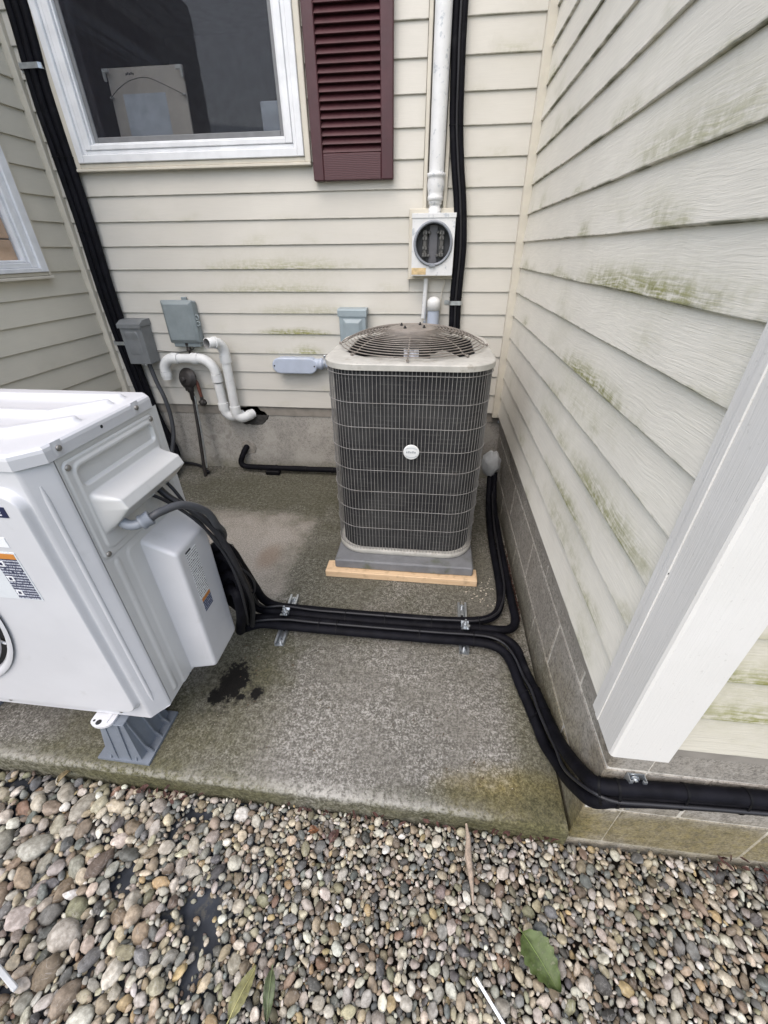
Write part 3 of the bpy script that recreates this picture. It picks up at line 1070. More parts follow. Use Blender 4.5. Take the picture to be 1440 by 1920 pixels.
FAB = [(-0.555, 0.297, 0.070, 0.048), (-0.520, 0.240, 0.038, 0.030), (-0.525, 0.175, 0.013, 0.050), (-0.645, 0.275, 0.024, 0.010),
       (-0.68, 0.508, 0.070, 0.012), (-0.735, 0.462, 0.014, 0.034), (-0.815, 0.330, 0.026, 0.032), (-1.35, 0.527, 0.05, 0.012),
       (-0.92, 0.415, 0.022, 0.012)]
XA, XB, YA, YBB = -2.0, 2.2, -0.42, 0.57
RES = 0.0025
NXg, NYg = int((XB - XA) / RES), int((YBB - YA) / RES)
occ = np.zeros((NXg, NYg), bool)
ggx = XA + (np.arange(NXg) + 0.5) * RES
ggy = YA + (np.arange(NYg) + 0.5) * RES
for (cx, cy, rx, ry) in FAB:
    occ |= (((ggx[:, None] - cx) / rx) ** 2 + ((ggy[None, :] - cy) / ry) ** 2) < 0.40
for (cx, cy, rx, ry) in FAB:                     # ragged outline of the bare spots
    for q in range(7):
        a_ = q * 0.9 + cx * 10
        px, py, pr = cx + rx * 0.75 * math.cos(a_), cy + ry * 0.75 * math.sin(a_), min(rx, ry) * random.uniform(0.12, 0.42)
        occ |= ((ggx[:, None] - px) ** 2 + (ggy[None, :] - py) ** 2) < pr * pr
occ2 = occ.copy()


def place(a, b, ang, x, y, oc, fac):
    aa, bb = a * fac, b * fac
    ca, sa = math.cos(ang), math.sin(ang)
    R_ = aa
    i0, i1 = int((x - R_ - XA) / RES), int((x + R_ - XA) / RES) + 1
    j0, j1 = int((y - R_ - YA) / RES), int((y + R_ - YA) / RES) + 1
    if i0 < 0 or j0 < 0 or i1 >= NXg or j1 >= NYg: return False
    X = ggx[i0:i1, None] - x
    Y = ggy[None, j0:j1] - y
    m = ((X * ca + Y * sa) / aa) ** 2 + ((-X * sa + Y * ca) / bb) ** 2 < 1
    sub = oc[i0:i1, j0:j1]
    if (sub & m).any(): return False
    sub |= m
    return True


def size_at(x):
    """typical half length of a stone, bigger on the left"""
    t = min(1, max(0, (-0.35 - x) / 0.7))
    u = min(1, max(0, (x - 0.3) / 0.7))
    return 0.0097 + 0.0078 * t + 0.0010 * u


stones = []      # x, y, z, a, b, c, ang, tiltx, tilty, var
for (s0, s1, tries) in ((2.0, 2.7, 170), (1.5, 2.0, 1500), (1.15, 1.5, 9000), (0.9, 1.2, 26000), (0.65, 0.9, 42000), (0.45, 0.65, 52000)):
    for _ in range(tries):
        x, y = random.uniform(XA, XB), random.uniform(YA, YBB) if random.random() < 0.3 else random.uniform(0.03, YBB)
        a = size_at(x) * random.uniform(s0, s1)
        if s0 > 1.5 and random.random() < (0.85 if x > -0.5 else 0.15): continue
        b = a * random.uniform(0.55, 0.9)
        ang = random.uniform(0, PI)
        if place(a, b, ang, x, y, occ, 0.85):
            c = b * random.uniform(0.5, 0.85)
            z = -0.076 + random.uniform(-0.009, 0.009) - c * 0.3
            stones.append((x, y, z, a, b, c, ang, random.gauss(0, 0.30), random.gauss(0, 0.30), random.randrange(14)))
for _ in range(30000):                         # bed of smaller stones seen in the gaps
    x, y = random.uniform(XA, XB), random.uniform(YA, YBB) if random.random() < 0.3 else random.uniform(0.03, YBB)
    a = size_at(x) * random.uniform(0.65, 1.05)
    b = a * random.uniform(0.6, 0.9)
    ang = random.uniform(0, PI)
    if place(a, b, ang, x, y, occ2, 0.78):
        stones.append((x, y, -0.0915 + random.uniform(-0.004, 0.004), a, b, b * 0.7, ang, random.gauss(0, 0.3), random.gauss(0, 0.3), random.randrange(14)))

PAL = [((0.46, 0.42, 0.355), 6), ((0.37, 0.345, 0.30), 6), ((0.29, 0.275, 0.25), 6), ((0.38, 0.315, 0.215), 5), ((0.50, 0.44, 0.33), 4),
       ((0.22, 0.16, 0.105), 4), ((0.14, 0.10, 0.068), 3.5), ((0.135, 0.145, 0.142), 4), ((0.08, 0.092, 0.10), 3.5), ((0.045, 0.05, 0.055), 2.5),
       ((0.25, 0.185, 0.13), 1.5), ((0.38, 0.27, 0.12), 1.6), ((0.17, 0.09, 0.05), 0.5), ((0.58, 0.555, 0.50), 3.5), ((0.17, 0.16, 0.095), 3),
       ((0.20, 0.15, 0.135), 0.5)]
PW = np.array([w for _, w in PAL]); PW = PW / PW.sum()


def stone_col():
    c = PAL[RNG.choice(len(PAL), p=PW)][0]
    g_ = 0.34 * c[0] + 0.4 * c[1] + 0.26 * c[2]
    c = tuple((g_ * 0.12 + v * 0.88) * 0.84 + d_ * 0.16 for v, d_ in zip(c, (0.33, 0.305, 0.255)))
    k = random.uniform(0.75, 1.22)
    return tuple(min(0.62, max(0.02, v * k * random.uniform(0.95, 1.05))) for v in c)


def stone_mat(name, use_obj):
    s = SH(name)
    if use_obj:
        base = s.nd('ShaderNodeObjectInfo').outputs['Color']
    else:
        base = s.nd('ShaderNodeAttribute', attribute_name='stone_colour').outputs['Color']
    p = s.pos()
    n = s.noise(p, 70, 4, 0.65)
    n2 = s.noise(p, 260, 3, 0.6)
    c = s.mix(s.step(n, 0.35, 0.7), s.mix(1.0, base, (0.62, 0.60, 0.56), 'MULTIPLY'), s.mix(1.0, base, (1.15, 1.14, 1.10), 'MULTIPLY'))
    c = s.mix(s.m2('MULTIPLY', s.step(n2, 0.60, 0.72), 0.45), c, s.mix(1.0, base, (0.4, 0.38, 0.36), 'MULTIPLY'))
    vein = s.step(s.m2('ABSOLUTE', s.m2('SUBTRACT', s.noise(p, 22, 2, 0.5, 1.5), 0.5)), 0.012, 0.0)
    c = s.mix(s.m2('MULTIPLY', vein, 0.35), c, (0.42, 0.40, 0.37))
    return s.fin(c, 0.62, 0, s.bump(n2, 0.35, 0.001), 0.35)


MAT['stone_obj'] = stone_mat('single_stone', True)
MAT['stone_att'] = stone_mat('pebble_mass', False)

# ground under the stones: soil with bare landscape fabric showing
mb = MB()
mb.grid(60, 16, lambda u, v: (-3.0 + 6.6 * u, -1.6 + 2.178 * v, -0.122 + 0.004 * fnoise(u * 40, v * 14, 3)))
gravel = structure('gravel_bed', mb, MAT['soil'])
mb = MB()
mb.grid(90, 40, lambda u, v: (-1.52 + 1.2 * u, 0.03 + 0.535 * v, -0.1020 + 0.006 * fnoise(u * 9, v * 5, 7) + 0.0055 * fnoise(u * 30, v * 16, 2)))
solo('landscape_fabric', mb, MAT['fabric'], 'dark landscape fabric sheet showing through bare gaps in the gravel', 'fabric sheet', (-0.9, 0.3, -0.09))

camv = Vector((0, 0, CAM_H))
def vis(st):
    d = Vector(st[:3]) - camv
    dep = d.dot(fw)
    sx, sy = d.dot(r2) / dep * 765.3 / 720, d.dot(u2) / dep * 765.3 / 960
    return (st[3] * st[4]) / dep ** 2 if abs(sx) < 0.99 and abs(sy) < 0.99 and st[2] > -0.094 else 0
for (cx, cy, rx, ry) in FAB:
    for q in range(int(1600 * rx * ry) + 2):
        a_, k_ = random.uniform(0, 2 * PI), math.sqrt(random.random())
        a = random.uniform(0.004, 0.010)
        stones.append((cx + rx * k_ * math.cos(a_), cy + ry * k_ * math.sin(a_), -0.101 + a * 0.4, a, a * 0.75, a * 0.55, random.uniform(0, PI), 0.1, 0.1, random.randrange(14)))
order = sorted(range(len(stones)), key=lambda i: -vis(stones[i]))
big, rest = order[:296], order[296:]
def st_mat(st):
    x, y, z, a, b, c, ang, tx, ty, k = st
    return Matrix.Translation((x, y, z)) @ Matrix.Rotation(ang, 4, 'Z') @ Matrix.Rotation(tx, 4, 'X') @ Matrix.Rotation(ty, 4, 'Y') @ Matrix.Diagonal((a, b, c, 1))
smesh = []
for k in range(14):
    me = bpy.data.meshes.new('stone')
    me.from_pydata([tuple(v) for v in VARS[k]], [], [tuple(f) for f in IF])
    me.polygons.foreach_set('use_smooth', [True] * len(IF))
    me.materials.append(MAT['stone_obj'])
    smesh.append(me)
for i in big:
    st = stones[i]
    o = bpy.data.objects.new('stone', smesh[st[9]])
    COL.objects.link(o)
    o.parent = gravel
    o.matrix_local = st_mat(st)
    o.color = (*stone_col(), 1)
# the many smaller ones: one mesh, lighter geometry
LV, LF = ico(2)
LVARS = []
for k in range(14):
    # same shapes sampled at the coarse sphere's vertices
    idx = [int(np.argmin(((IV - v) ** 2).sum(1))) for v in LV]
    LVARS.append(VARS[k][idx])
nv = len(LV)
V = np.empty((len(rest) * nv, 3), np.float32)
C = np.ones((len(rest) * nv, 4), np.float32)
for n_, i in enumerate(rest):
    st = stones[i]
    m = np.array(st_mat(st))
    V[n_ * nv:(n_ + 1) * nv] = LVARS[st[9]] @ m[:3, :3].T + m[:3, 3]
    C[n_ * nv:(n_ + 1) * nv, :3] = stone_col()
F = (LF[None] + (np.arange(len(rest)) * nv)[:, None, None]).reshape(-1, 3)
me = bpy.data.meshes.new('pebbles')
me.vertices.add(len(V)); me.vertices.foreach_set('co', V.ravel())
me.loops.add(F.size); me.loops.foreach_set('vertex_index', F.ravel().astype(np.int32))
me.polygons.add(len(F))
me.polygons.foreach_set('loop_start', (np.arange(len(F)) * 3).astype(np.int32))
me.polygons.foreach_set('loop_total', np.full(len(F), 3, np.int32))
me.polygons.foreach_set('use_smooth', np.ones(len(F), bool))
me.update(calc_edges=True)
at = me.color_attributes.new('stone_colour', 'FLOAT_COLOR', 'POINT')
at.data.foreach_set('color', C.ravel())
me.materials.append(MAT['stone_att'])
o = bpy.data.objects.new('pebbles', me)
COL.objects.link(o)
o.parent = gravel
setp(o, kind='stuff')

# ------------------------------------------------------------------ OLD CONDENSER
ACX, ACY, ACH, ACR = -0.103, 2.040, 0.357, 0.145
mb = MB()
mb.box((-0.503, 1.588, 0.001), (0.281, 1.680, 0.040), 0.003)
solo('lumber_board', mb, MAT['wood'], 'pale raw lumber board under the front edge of the grey equipment pad', 'board', (-0.11, 1.634, 0), 'boards under the condenser pad')
mb = MB()
mb.box((-0.503, 2.30, 0.001), (0.281, 2.392, 0.040), 0.003)
solo('lumber_board', mb, MAT['wood'], 'pale raw lumber board under the rear edge of the grey equipment pad', 'board', (-0.11, 2.346, 0), 'boards under the condenser pad')
mb = MB()
mb.box((-0.456, 1.620, 0.0405), (0.258, 2.44, 0.094), 0.006)
mb.box((-0.165, 1.616, 0.050), (-0.045, 1.6215, 0.090), 0.002)
mb.box((-0.30, 1.6175, 0.046), (0.12, 1.6205, 0.088), 0.001)
solo('equipment_pad', mb, MAT['pad'], 'grey mossy plastic pad carrying the old condenser on lumber', 'pad', (-0.1, 2.03, 0.04))

ac = thing('air_conditioner', 'old square condenser with wire grille sides and domed fan guard on top', 'air conditioner', (ACX, ACY, 0.094))
mb = MB()
mb.loft([rsq(ACX, ACY, ACH - 0.004, ACH - 0.004, ACR, 0.0945), rsq(ACX, ACY, ACH, ACH, ACR, 0.100), rsq(ACX, ACY, ACH, ACH, ACR, 0.122),
         rsq(ACX, ACY, ACH - 0.006, ACH - 0.006, ACR, 0.126), rsq(ACX, ACY, ACH - 0.05, ACH - 0.05, ACR - 0.03, 0.126)])
part('base_pan', mb, MAT['acbeige'], ac)
mb = MB()
mb.loft([rsq(ACX, ACY, ACH - 0.022, ACH - 0.022, ACR - 0.015, 0.1265), rsq(ACX, ACY, ACH - 0.022, ACH - 0.022, ACR - 0.015, 1.036)], caps=(False, False))
mb.loft([rsq(ACX, ACY, ACH - 0.06, ACH - 0.06, ACR - 0.05, 0.1265), rsq(ACX, ACY, ACH - 0.06, ACH - 0.06, ACR - 0.05, 1.036)], caps=(True, False))
part('condenser_coil', mb, MAT['coil'], ac)
# side wires
ring = rsq(0, 0, ACH - 0.003, ACH - 0.003, ACR, 0, 16)
pts = [Vector((p[0], p[1])) for p in ring]
seg = [(pts[(i + 1) % len(pts)] - pts[i]).length for i in range(len(pts))]
tot = sum(seg)
def on_ring(s):
    s %= tot
    for i, l in enumerate(seg):
        if s <= l:
            return pts[i].lerp(pts[(i + 1) % len(pts)], s / max(l, 1e-9))
        s -= l
    return pts[0]
mb = MB()
NW = 158
for i in range(NW):
    q = on_ring(tot * i / NW)
    d = 0.0030 * fnoise(i * 1.7, 0, 0)
    mb.tube([(ACX + q.x + d, ACY + q.y, 0.124), (ACX + q.x - d, ACY + q.y, 0.6), (ACX + q.x + d, ACY + q.y, 1.04)], 0.0013, 5, False)
part('vertical_wires', mb, MAT['wire'], ac, kind='stuff')
for k, z in enumerate((0.140, 0.265, 0.373, 0.478, 0.591, 0.692, 0.798, 0.907, 1.022)):
    mb = MB()
    mb.tube([(ACX + p[0] * 1.006, ACY + p[1] * 1.006, z + 0.002 * fnoise(p[0] * 3, p[1] * 3, k)) for p in rsq(0, 0, ACH - 0.001, ACH - 0.001, ACR, 0, 10)], 0.0016, 6, False, True)
    part('horizontal_wire', mb, MAT['wire'], ac)
# top cover: rim, crowned deck, round opening
def circ(r, z):
    out = []
    for (x, y, _) in rsq(0, 0, 1, 1, 0.42, 0, 8):
        a = math.atan2(y, x)
        out.append((ACX + r * math.cos(a), ACY + r * math.sin(a), z))
    return out
mb = MB()
lip = lambda d, z: rsq(ACX, ACY, ACH + d, ACH + d, ACR + 0.004, z, 8)
mb.loft([rsq(ACX, ACY, ACH - 0.02, ACH - 0.02, ACR - 0.015, 1.042, 8), lip(0.006, 1.042)], caps=(False, False))
mb.loft([lip(0.006, 1.042), lip(0.0065, 1.0635)], caps=(False, False))
mb.loft([lip(0.0065, 1.0635), lip(0.005, 1.0662), lip(0.001, 1.0680)], caps=(False, False))
mb.loft([lip(0.001, 1.0680), rsq(ACX, ACY, ACH - 0.008, ACH - 0.008, ACR - 0.002, 1.0700, 8), circ(0.340, 1.0735)], caps=(False, False))
mb.loft([circ(0.340, 1.0735), circ(0.328, 1.0760), circ(0.3235, 1.074)], caps=(False, False))
mb.loft([circ(0.3235, 1.074), circ(0.322, 1.02)], caps=(False, False))
part('top_cover', mb, MAT['acbeige'], ac)
mb = MB()
mb.loft([circ(0.3215, 1.07), circ(0.3215, 0.72)], caps=(False, True))
part('fan_well', mb, MAT['dark'], ac)
mb = MB()
mb.lathe([(0.085, 0.98), (0.088, 1.0), (0.088, 1.108), (0.08, 1.118)], (ACX, ACY, 0), 'z', 24)
part('fan_motor', mb, MAT['motor'], ac)
mb = MB()
for i in range(9):
    a0, a1 = math.radians(-112 + i * 5), math.radians(-112 + i * 5 + 5)
    r = 0.0892
    mb.add([(ACX + r * math.cos(a0), ACY + r * math.sin(a0), 1.025), (ACX + r * math.cos(a1), ACY + r * math.sin(a1), 1.025),
            (ACX + r * math.cos(a1), ACY + r * math.sin(a1), 1.075), (ACX + r * math.cos(a0), ACY + r * math.sin(a0), 1.075)], [(0, 1, 2, 3)])
part('motor_label', mb, simple('motor_label', (0.55, 0.57, 0.62), 0.5, var=0.5, scale=90), ac)
for k in range(3):
    mb = MB()
    a0 = k * 2 * PI / 3 + 0.4
    def bl(u, v):
        a = a0 + (v - 0.5) * 1.25 * (0.7 + 0.3 * u)
        r = 0.09 + 0.19 * u
        return (ACX + r * math.cos(a), ACY + r * math.sin(a), 0.985 + 0.05 * (v - 0.5))
    mb.grid(4, 8, bl)
    part('fan_blade', mb, MAT['acbeige'], ac)
def dome(r):
    t = min(1, max(0, (r - 0.10) / 0.235))
    return 1.150 - 0.064 * t ** 2.1
rr_ = [0.113 + 0.0145 * i for i in range(16)]
for r in rr_:
    mb = MB()
    n = 72
    mb.tube([(ACX + r * math.cos(2 * PI * i / n), ACY + r * math.sin(2 * PI * i / n), dome(r)) for i in range(n)], 0.0023, 6, False, True)
    part('guard_ring', mb, MAT['gwire'], ac)
for k in range(8):
    a = -PI / 2 + k * PI / 4
    mb = MB()
    P_ = []
    for i in range(12):
        r = 0.10 + 0.240 * i / 11
        P_.append((ACX + r * math.cos(a), ACY + r * math.sin(a), (dome(r) - 0.0052) if i < 10 else (1.0850 if i == 10 else 1.0800)))
    mb.tube(P_, 0.0030, 6)
    mb.tube([P_[-1], (ACX + 0.348 * math.cos(a), ACY + 0.348 * math.sin(a), 1.0795)], 0.0062, 8)
    part('guard_spoke', mb, MAT['gwire'], ac)
mb = MB()
mb.lathe([(0.001, 1.146), (0.095, 1.1455), (0.110, 1.147), (0.110, 1.1495), (0.094, 1.1535), (0.001, 1.156)], (ACX, ACY, 0), 'z', 40)
part('centre_plate', mb, MAT['gwire'], ac)
for k in range(4):
    a = PI / 4 + k * PI / 2 + 0.25
    mb = MB()
    x, y = ACX + 0.062 * math.cos(a), ACY + 0.062 * math.sin(a)
    mb.cyl((x, y, 1.153), (x, y, 1.1595), 0.0075, 6)
    mb.cyl((x, y, 1.159), (x, y, 1.166), 0.0035, 8)
    part('bolt', mb, MAT['motor'], ac)
for (x, y) in ((-0.408, 1.732), (0.205, 1.738)):
    mb = MB()
    d = Vector((x - ACX, y - ACY, 0)).normalized()
    c_ = Vector((x, y, 1.050))
    mb.cyl(c_ - d * 0.012, c_ + d * 0.006, 0.0065, 8)
    part('bolt', mb, MAT['motor'] if x < 0 else MAT['zinc'], ac)
mb = MB()
mb.lathe([(0.001, 0.0), (0.034, 0.0), (0.036, 0.003), (0.0345, 0.006), (0.031, 0.0068), (0.001, 0.0072)], (-0.076, 1.681, 0.692), '-y', 32)
bd = part('badge', mb, MAT['silver'], ac)
mb = MB()
for i in range(5):
    mb.box((-0.098 + i * 0.009, 1.6725, 0.689), (-0.0925 + i * 0.009, 1.6737, 0.697 + 0.0025 * (i % 2)))
mb.tube([(-0.076 + 0.026 * math.cos(a), 1.6733, 0.692 + 0.013 * math.sin(a) + 0.010) for a in np.linspace(0.3, PI - 0.3, 14)], 0.0009, 5)
mb.tube([(-0.076 + 0.026 * math.cos(a), 1.6733, 0.690 - 0.013 * math.sin(a) - 0.008) for a in np.linspace(0.3, PI - 0.3, 14)], 0.0009, 5)
part('worn_emblem', mb, MAT['badge'], bd)

# ------------------------------------------------------------------ HEAT PUMP
HX1, HY0, HY1, HZ0, HZ1 = -0.797, 0.652, 1.085, 0.200, 1.080
HX0 = -1.86
CHX, CHY = 0.040, 0.046
hp = thing('heat_pump', 'large white heat pump outdoor unit at the left with grey cables at its side', 'heat pump', (-1.33, 0.87, 0.2))
sstep = lambda t: 0.0 if t <= 0 else (1.0 if t >= 1 else t * t * (3 - 2 * t))
def rbox(u, v, u0, u1, v0, v1, r, w):
    """1 inside a rounded box, falling to 0 over width w outside of it"""
    cx, cy, hx, hy = (u0 + u1) / 2, (v0 + v1) / 2, (u1 - u0) / 2 - r, (v1 - v0) / 2 - r
    dx, dy = abs(u - cx) - hx, abs(v - cy) - hy
    d = math.hypot(max(dx, 0), max(dy, 0)) + min(max(dx, dy), 0) - r
    return 1 - sstep(d / w)
# hidden body
mb = MB()
mb.prism([(HX0, HY0 + 0.03), (HX1 - CHX - 0.02, HY0 + 0.03), (HX1 - 0.02, HY0 + CHY + 0.03), (HX1 - 0.02, HY1 - 0.03), (HX1 - 0.06, HY1), (HX0, HY1)], 'z', HZ0 + 0.002, HZ1)
part('body', mb, MAT['hpside'], hp)
# front panel (height field) with chamfered corner
GC, GR = (-1.419, 0.669), 0.323
def front_h(x, z):
    h = 0.0
    h += 0.020 * rbox(x, z, -1.82, -0.850, 0.254, 1.028, 0.040, 0.011)
    h += 0.0055 * rbox(x, z, -0.8255, -0.8195, 0.262, 1.022, 0.003, 0.007) if False else 0
    return h
xs = sorted(set(np.round(np.concatenate([np.linspace(HX0, -0.90, 150), np.linspace(-0.90, HX1 - CHX, 42)]), 5)))
zs = sorted(set(np.round(np.concatenate([np.linspace(HZ0, 0.30, 44), np.linspace(0.30, 0.97, 105), np.linspace(0.97, HZ1 - 0.002, 44)]), 5)))
mb = MB()
nx_, nz_ = len(xs), len(zs)
vs, fs = [], []
for x in xs:
    for z in zs:
        vs.append((x, HY0 - front_h(x, z), z))
for i in range(nx_ - 1):
    for j in range(nz_ - 1):
        cx, cz = (xs[i] + xs[i + 1]) / 2, (zs[j] + zs[j + 1]) / 2
        if math.hypot(cx - GC[0], cz - GC[1]) < GR + 0.004: continue
        fs.append((i * nz_ + j, (i + 1) * nz_ + j, (i + 1) * nz_ + j + 1, i * nz_ + j + 1))
mb.add(vs, fs, True)
# corner strip: flat, a raised bead, chamfer, short side return
cw = [(HX1 - CHX, HY0), (HX1 - CHX + 0.004, HY0 + 0.001)]
A_, B_ = Vector((HX1 - CHX + 0.004, HY0 + 0.001)), Vector((HX1 - 0.003, HY0 + CHY))
for i in range(1, 9): cw.append(tuple(A_.lerp(B_, i / 8)))
cw += [(HX1 - 0.0005, HY0 + CHY + 0.004), (HX1, HY0 + CHY + 0.010)]
vs, fs = [], []
for i, (x, y) in enumerate(cw):
    for z in zs:
        vs.append((x, y, z))
fs = [(i * nz_ + j, (i + 1) * nz_ + j, (i + 1) * nz_ + j + 1, i * nz_ + j + 1) for i in range(len(cw) - 1) for j in range(nz_ - 1)]
mb.add(vs, fs, True)
mb.add([(HX0, HY0, HZ0), (HX1 - CHX, HY0, HZ0), (HX1, HY0 + CHY, HZ0), (HX1, HY0 + 0.08, HZ0), (HX0, HY0 + 0.08, HZ0)], [(0, 1, 2, 3, 4)])
fp = part('front_panel', mb, MAT['hp'], hp)
# raised bead on the chamfer
mb = MB()
bx_, by_ = HX1 - CHX * 0.55 - 0.002, HY0 + CHY * 0.47 + 0.002
nrm = Vector((CHY, -CHX, 0)).normalized()
mb.tube([(bx_, by_, 0.262 + (1.032 - 0.262) * i / 20) for i in range(21)], [0.0045] + [0.0068] * 19 + [0.0045], 10)
part('bead', mb, MAT['hp'], fp)
# round fan opening with ring guard
mb = MB()
mb.lathe([(GR + 0.012, -0.0105), (GR + 0.004, -0.008), (GR - 0.004, -0.011), (GR - 0.012, -0.020), (GR - 0.013, -0.0285)],
         (GC[0], HY0 - 0.037, GC[1]), '-y', 64, (False, False))
mb.cur = 1
mb.lathe([(GR - 0.013, -0.0280), (0.001, -0.0280)], (GC[0], HY0 - 0.037, GC[1]), '-y', 48, (False, False))
part('fan_opening', mb, [MAT['hp'], MAT['dark']], hp)
for i in range(13):
    r = GR - 0.026 - i * 0.0235
    mb = MB()
    mb.tube([(GC[0] + r * math.cos(2 * PI * k / 64), HY0 - 0.025, GC[1] + r * math.sin(2 * PI * k / 64)) for k in range(64)], 0.0042, 6, False, True)
    part('guard_ring', mb, MAT['hp'], hp)
for k in range(8):
    a = k * PI / 4 + 0.35
    mb = MB()
    mb.tube([(GC[0] + r * math.cos(a), HY0 - 0.018, GC[1] + r * math.sin(a)) for r in (0.03, GR - 0.012)], 0.004, 6)
    part('guard_spoke', mb, MAT['hp'], hp)
# side panel
SY0, SY1 = HY0 + CHY + 0.012, HY1
def side_h(y, z):
    h = 0.004 * rbox(y, z, 0.7435, 0.7525, 0.226, 0.772, 0.0045, 0.006)     # bead
    h += 0.0035 * rbox(y, z, 0.788, 1.05, 0.19, 0.775, 0.02, 0.006)         # step round the valve cover
    h -= 0.003 * rbox(y, z, 0.7185, 1.056, 0.790, 1.062, 0.018, 0.004)      # seat of the service cover
    return h
mb = MB()
mb.grid(100, 150, lambda u, v: (HX1 + side_h(SY0 + (SY1 - SY0) * u, HZ0 + (HZ1 - 0.002 - HZ0) * v), SY0 + (SY1 - SY0) * u, HZ0 + (HZ1 - 0.002 - HZ0) * v))
part('side_panel', mb, MAT['hpside'], hp)
# seam between front and side
# service cover with hand recess and hooded terminal box
def svc(y, z):
    e = rbox(y, z, 0.7215, 1.053, 0.793, 1.060, 0.016, 0.0035)
    h = -0.0022 + 0.0045 * e
    h += 0.004 * rbox(y, z, 0.742, 1.040, 0.815, 1.047, 0.02, 0.006)
    r = rbox(y, z, 0.753, 1.028, 0.996, 1.034, 0.008, 0.007)
    t = min(1, max(0, (z - 0.985) / 0.052))
    h -= r * (0.004 + 0.024 * t)
    # hood
    if 0.835 < z < 0.985:
        if z > 0.948: p = 0.064 * sstep((0.972 - z) / 0.024) + 0.0
        elif z > 0.925: p = 0.064 + 0.010 * (0.948 - z) / 0.023
        else: p = 0.074 * max(0, (z - 0.856) / 0.069) ** 0.85
        w0 = 0.752 - 0.020 * max(0, (0.95 - z) / 0.09) * 0
        ye = sstep((y - 0.745) / 0.020) * sstep((1.040 - y) / 0.018)
        h += max(0, p) * ye
    return h
mb = MB()
mb.grid(150, 130, lambda u, v: (HX1 + svc(0.716 + 0.342 * u, 0.788 + 0.276 * v), 0.716 + 0.342 * u, 0.788 + 0.276 * v))
sc_ = part('service_cover', mb, MAT['hpside'], hp)
MAT['screwm'] = simple('dull_screw', (0.26, 0.25, 0.235), 0.4, 0.7, var=0.2)
def screw(parent, c, d, r=0.0058, mat='screwm'):
    mb = MB()
    c, d = Vector(c), Vector(d).normalized()
    mb.tube([c - d * 0.002, c + d * 0.002, c + d * 0.0038, c + d * 0.0042], [r, r, r * 0.75, 0.0002], 10)
    part('screw', mb, MAT[mat], parent)
for (y, z) in ((0.731, 1.049), (1.042, 1.051), (0.732, 0.805)):
    screw(sc_, (HX1 + 0.003, y, z), (1, 0, 0), 0.0075)
# valve cover
mb = MB()
def vr(y0, y1, z0, z1, r, x): return rsq((y0 + y1) / 2, (z0 + z1) / 2, (y1 - y0) / 2, (z1 - z0) / 2, r, x, 6, 'x')
mb.loft([vr(0.836, 1.044, 0.196, 0.768, 0.012, HX1 + 0.0036), vr(0.840, 1.040, 0.198, 0.764, 0.014, HX1 + 0.006), vr(0.8455, 1.020, 0.2115, 0.7235, 0.014, -0.719), vr(0.846, 1.019, 0.2125, 0.7205, 0.014, -0.7135),
         vr(0.8485, 1.0165, 0.215, 0.7165, 0.013, -0.708), vr(0.853, 1.012, 0.2195, 0.711, 0.012, -0.7050), vr(0.860, 1.007, 0.226, 0.704, 0.011, -0.7045)], caps=(False, True))
vc = part('valve_cover', mb, MAT['hp'], hp)
mb = MB()
mb.box((-0.7045, 0.884, 0.505), (-0.7037, 0.938, 0.688))
part('rating_label', mb, MAT['pr_lite'], vc)
mb = MB()
mb.box((-0.7045, 0.889, 0.446), (-0.7036, 0.938, 0.489))
mb.cur = 1
mb.box((-0.7045, 0.889, 0.4892), (-0.7036, 0.938, 0.501))
part('caution_label', mb, [MAT['pr_dark2'], MAT['orange']], vc)
mb = MB()
mb.box((-0.7045, 0.8845, 0.6885), (-0.7035, 0.912, 0.6945))
part('label_heading', mb, MAT['ink'], vc)
# top cover with pressed ribs
RIBS = [[(-1.86, 1.005), (-0.852, 1.020)], [(-1.86, 0.878), (-0.93, 0.882), (-0.850, 0.968)], [(-1.86, 0.770), (-0.935, 0.762), (-0.842, 0.840)],
        [(-1.86, 0.690), (-0.880, 0.690), (-0.842, 0.735)]]
def seg_d(p, a, b):
    ax, ay = a; bx, by = b
    t = max(0, min(1, ((p[0] - ax) * (bx - ax) + (p[1] - ay) * (by - ay)) / ((bx - ax) ** 2 + (by - ay) ** 2)))
    return math.hypot(p[0] - ax - t * (bx - ax), p[1] - ay - t * (by - ay))
def top_h(x, y):
    h = 0.0
    for R_ in RIBS[:3]:
        d = min(seg_d((x, y), R_[i], R_[i + 1]) for i in range(len(R_) - 1))
        h = max(h, 0.0125 * (1 - sstep((d - 0.009) / 0.009)))
    return h
TX0, TX1, TY0, TY1, TZ = HX0 - 0.006, HX1 + 0.005, HY0 - 0.005, HY1 + 0.006, 1.114
def outline(o):      # top cover outline, inset o
    return [(TX0 + o, TY0 + o), (TX1 - CHX - o * 0.6, TY0 + o), (TX1 - o, TY0 + CHY + o * 0.6), (TX1 - o, TY1 - 0.028 - o * 0.3), (TX1 - 0.030 - o * 0.6, TY1 - o), (TX0 + o, TY1 - o)]
mb = MB()
mb.loft([[(x, y, z) for x, y in outline(o)] for o, z in ((0.004, HZ1 - 0.003), (0, HZ1 - 0.001), (0, TZ - 0.012), (0.0015, TZ - 0.005), (0.006, TZ - 0.001), (0.012, TZ))], caps=(False, False), smooth=False)
mb.loft([[(x, y, TZ) for x, y in outline(0.012)], [(x, y, TZ + 0.0005) for x, y in outline(0.026)]], caps=(False, False), smooth=False)
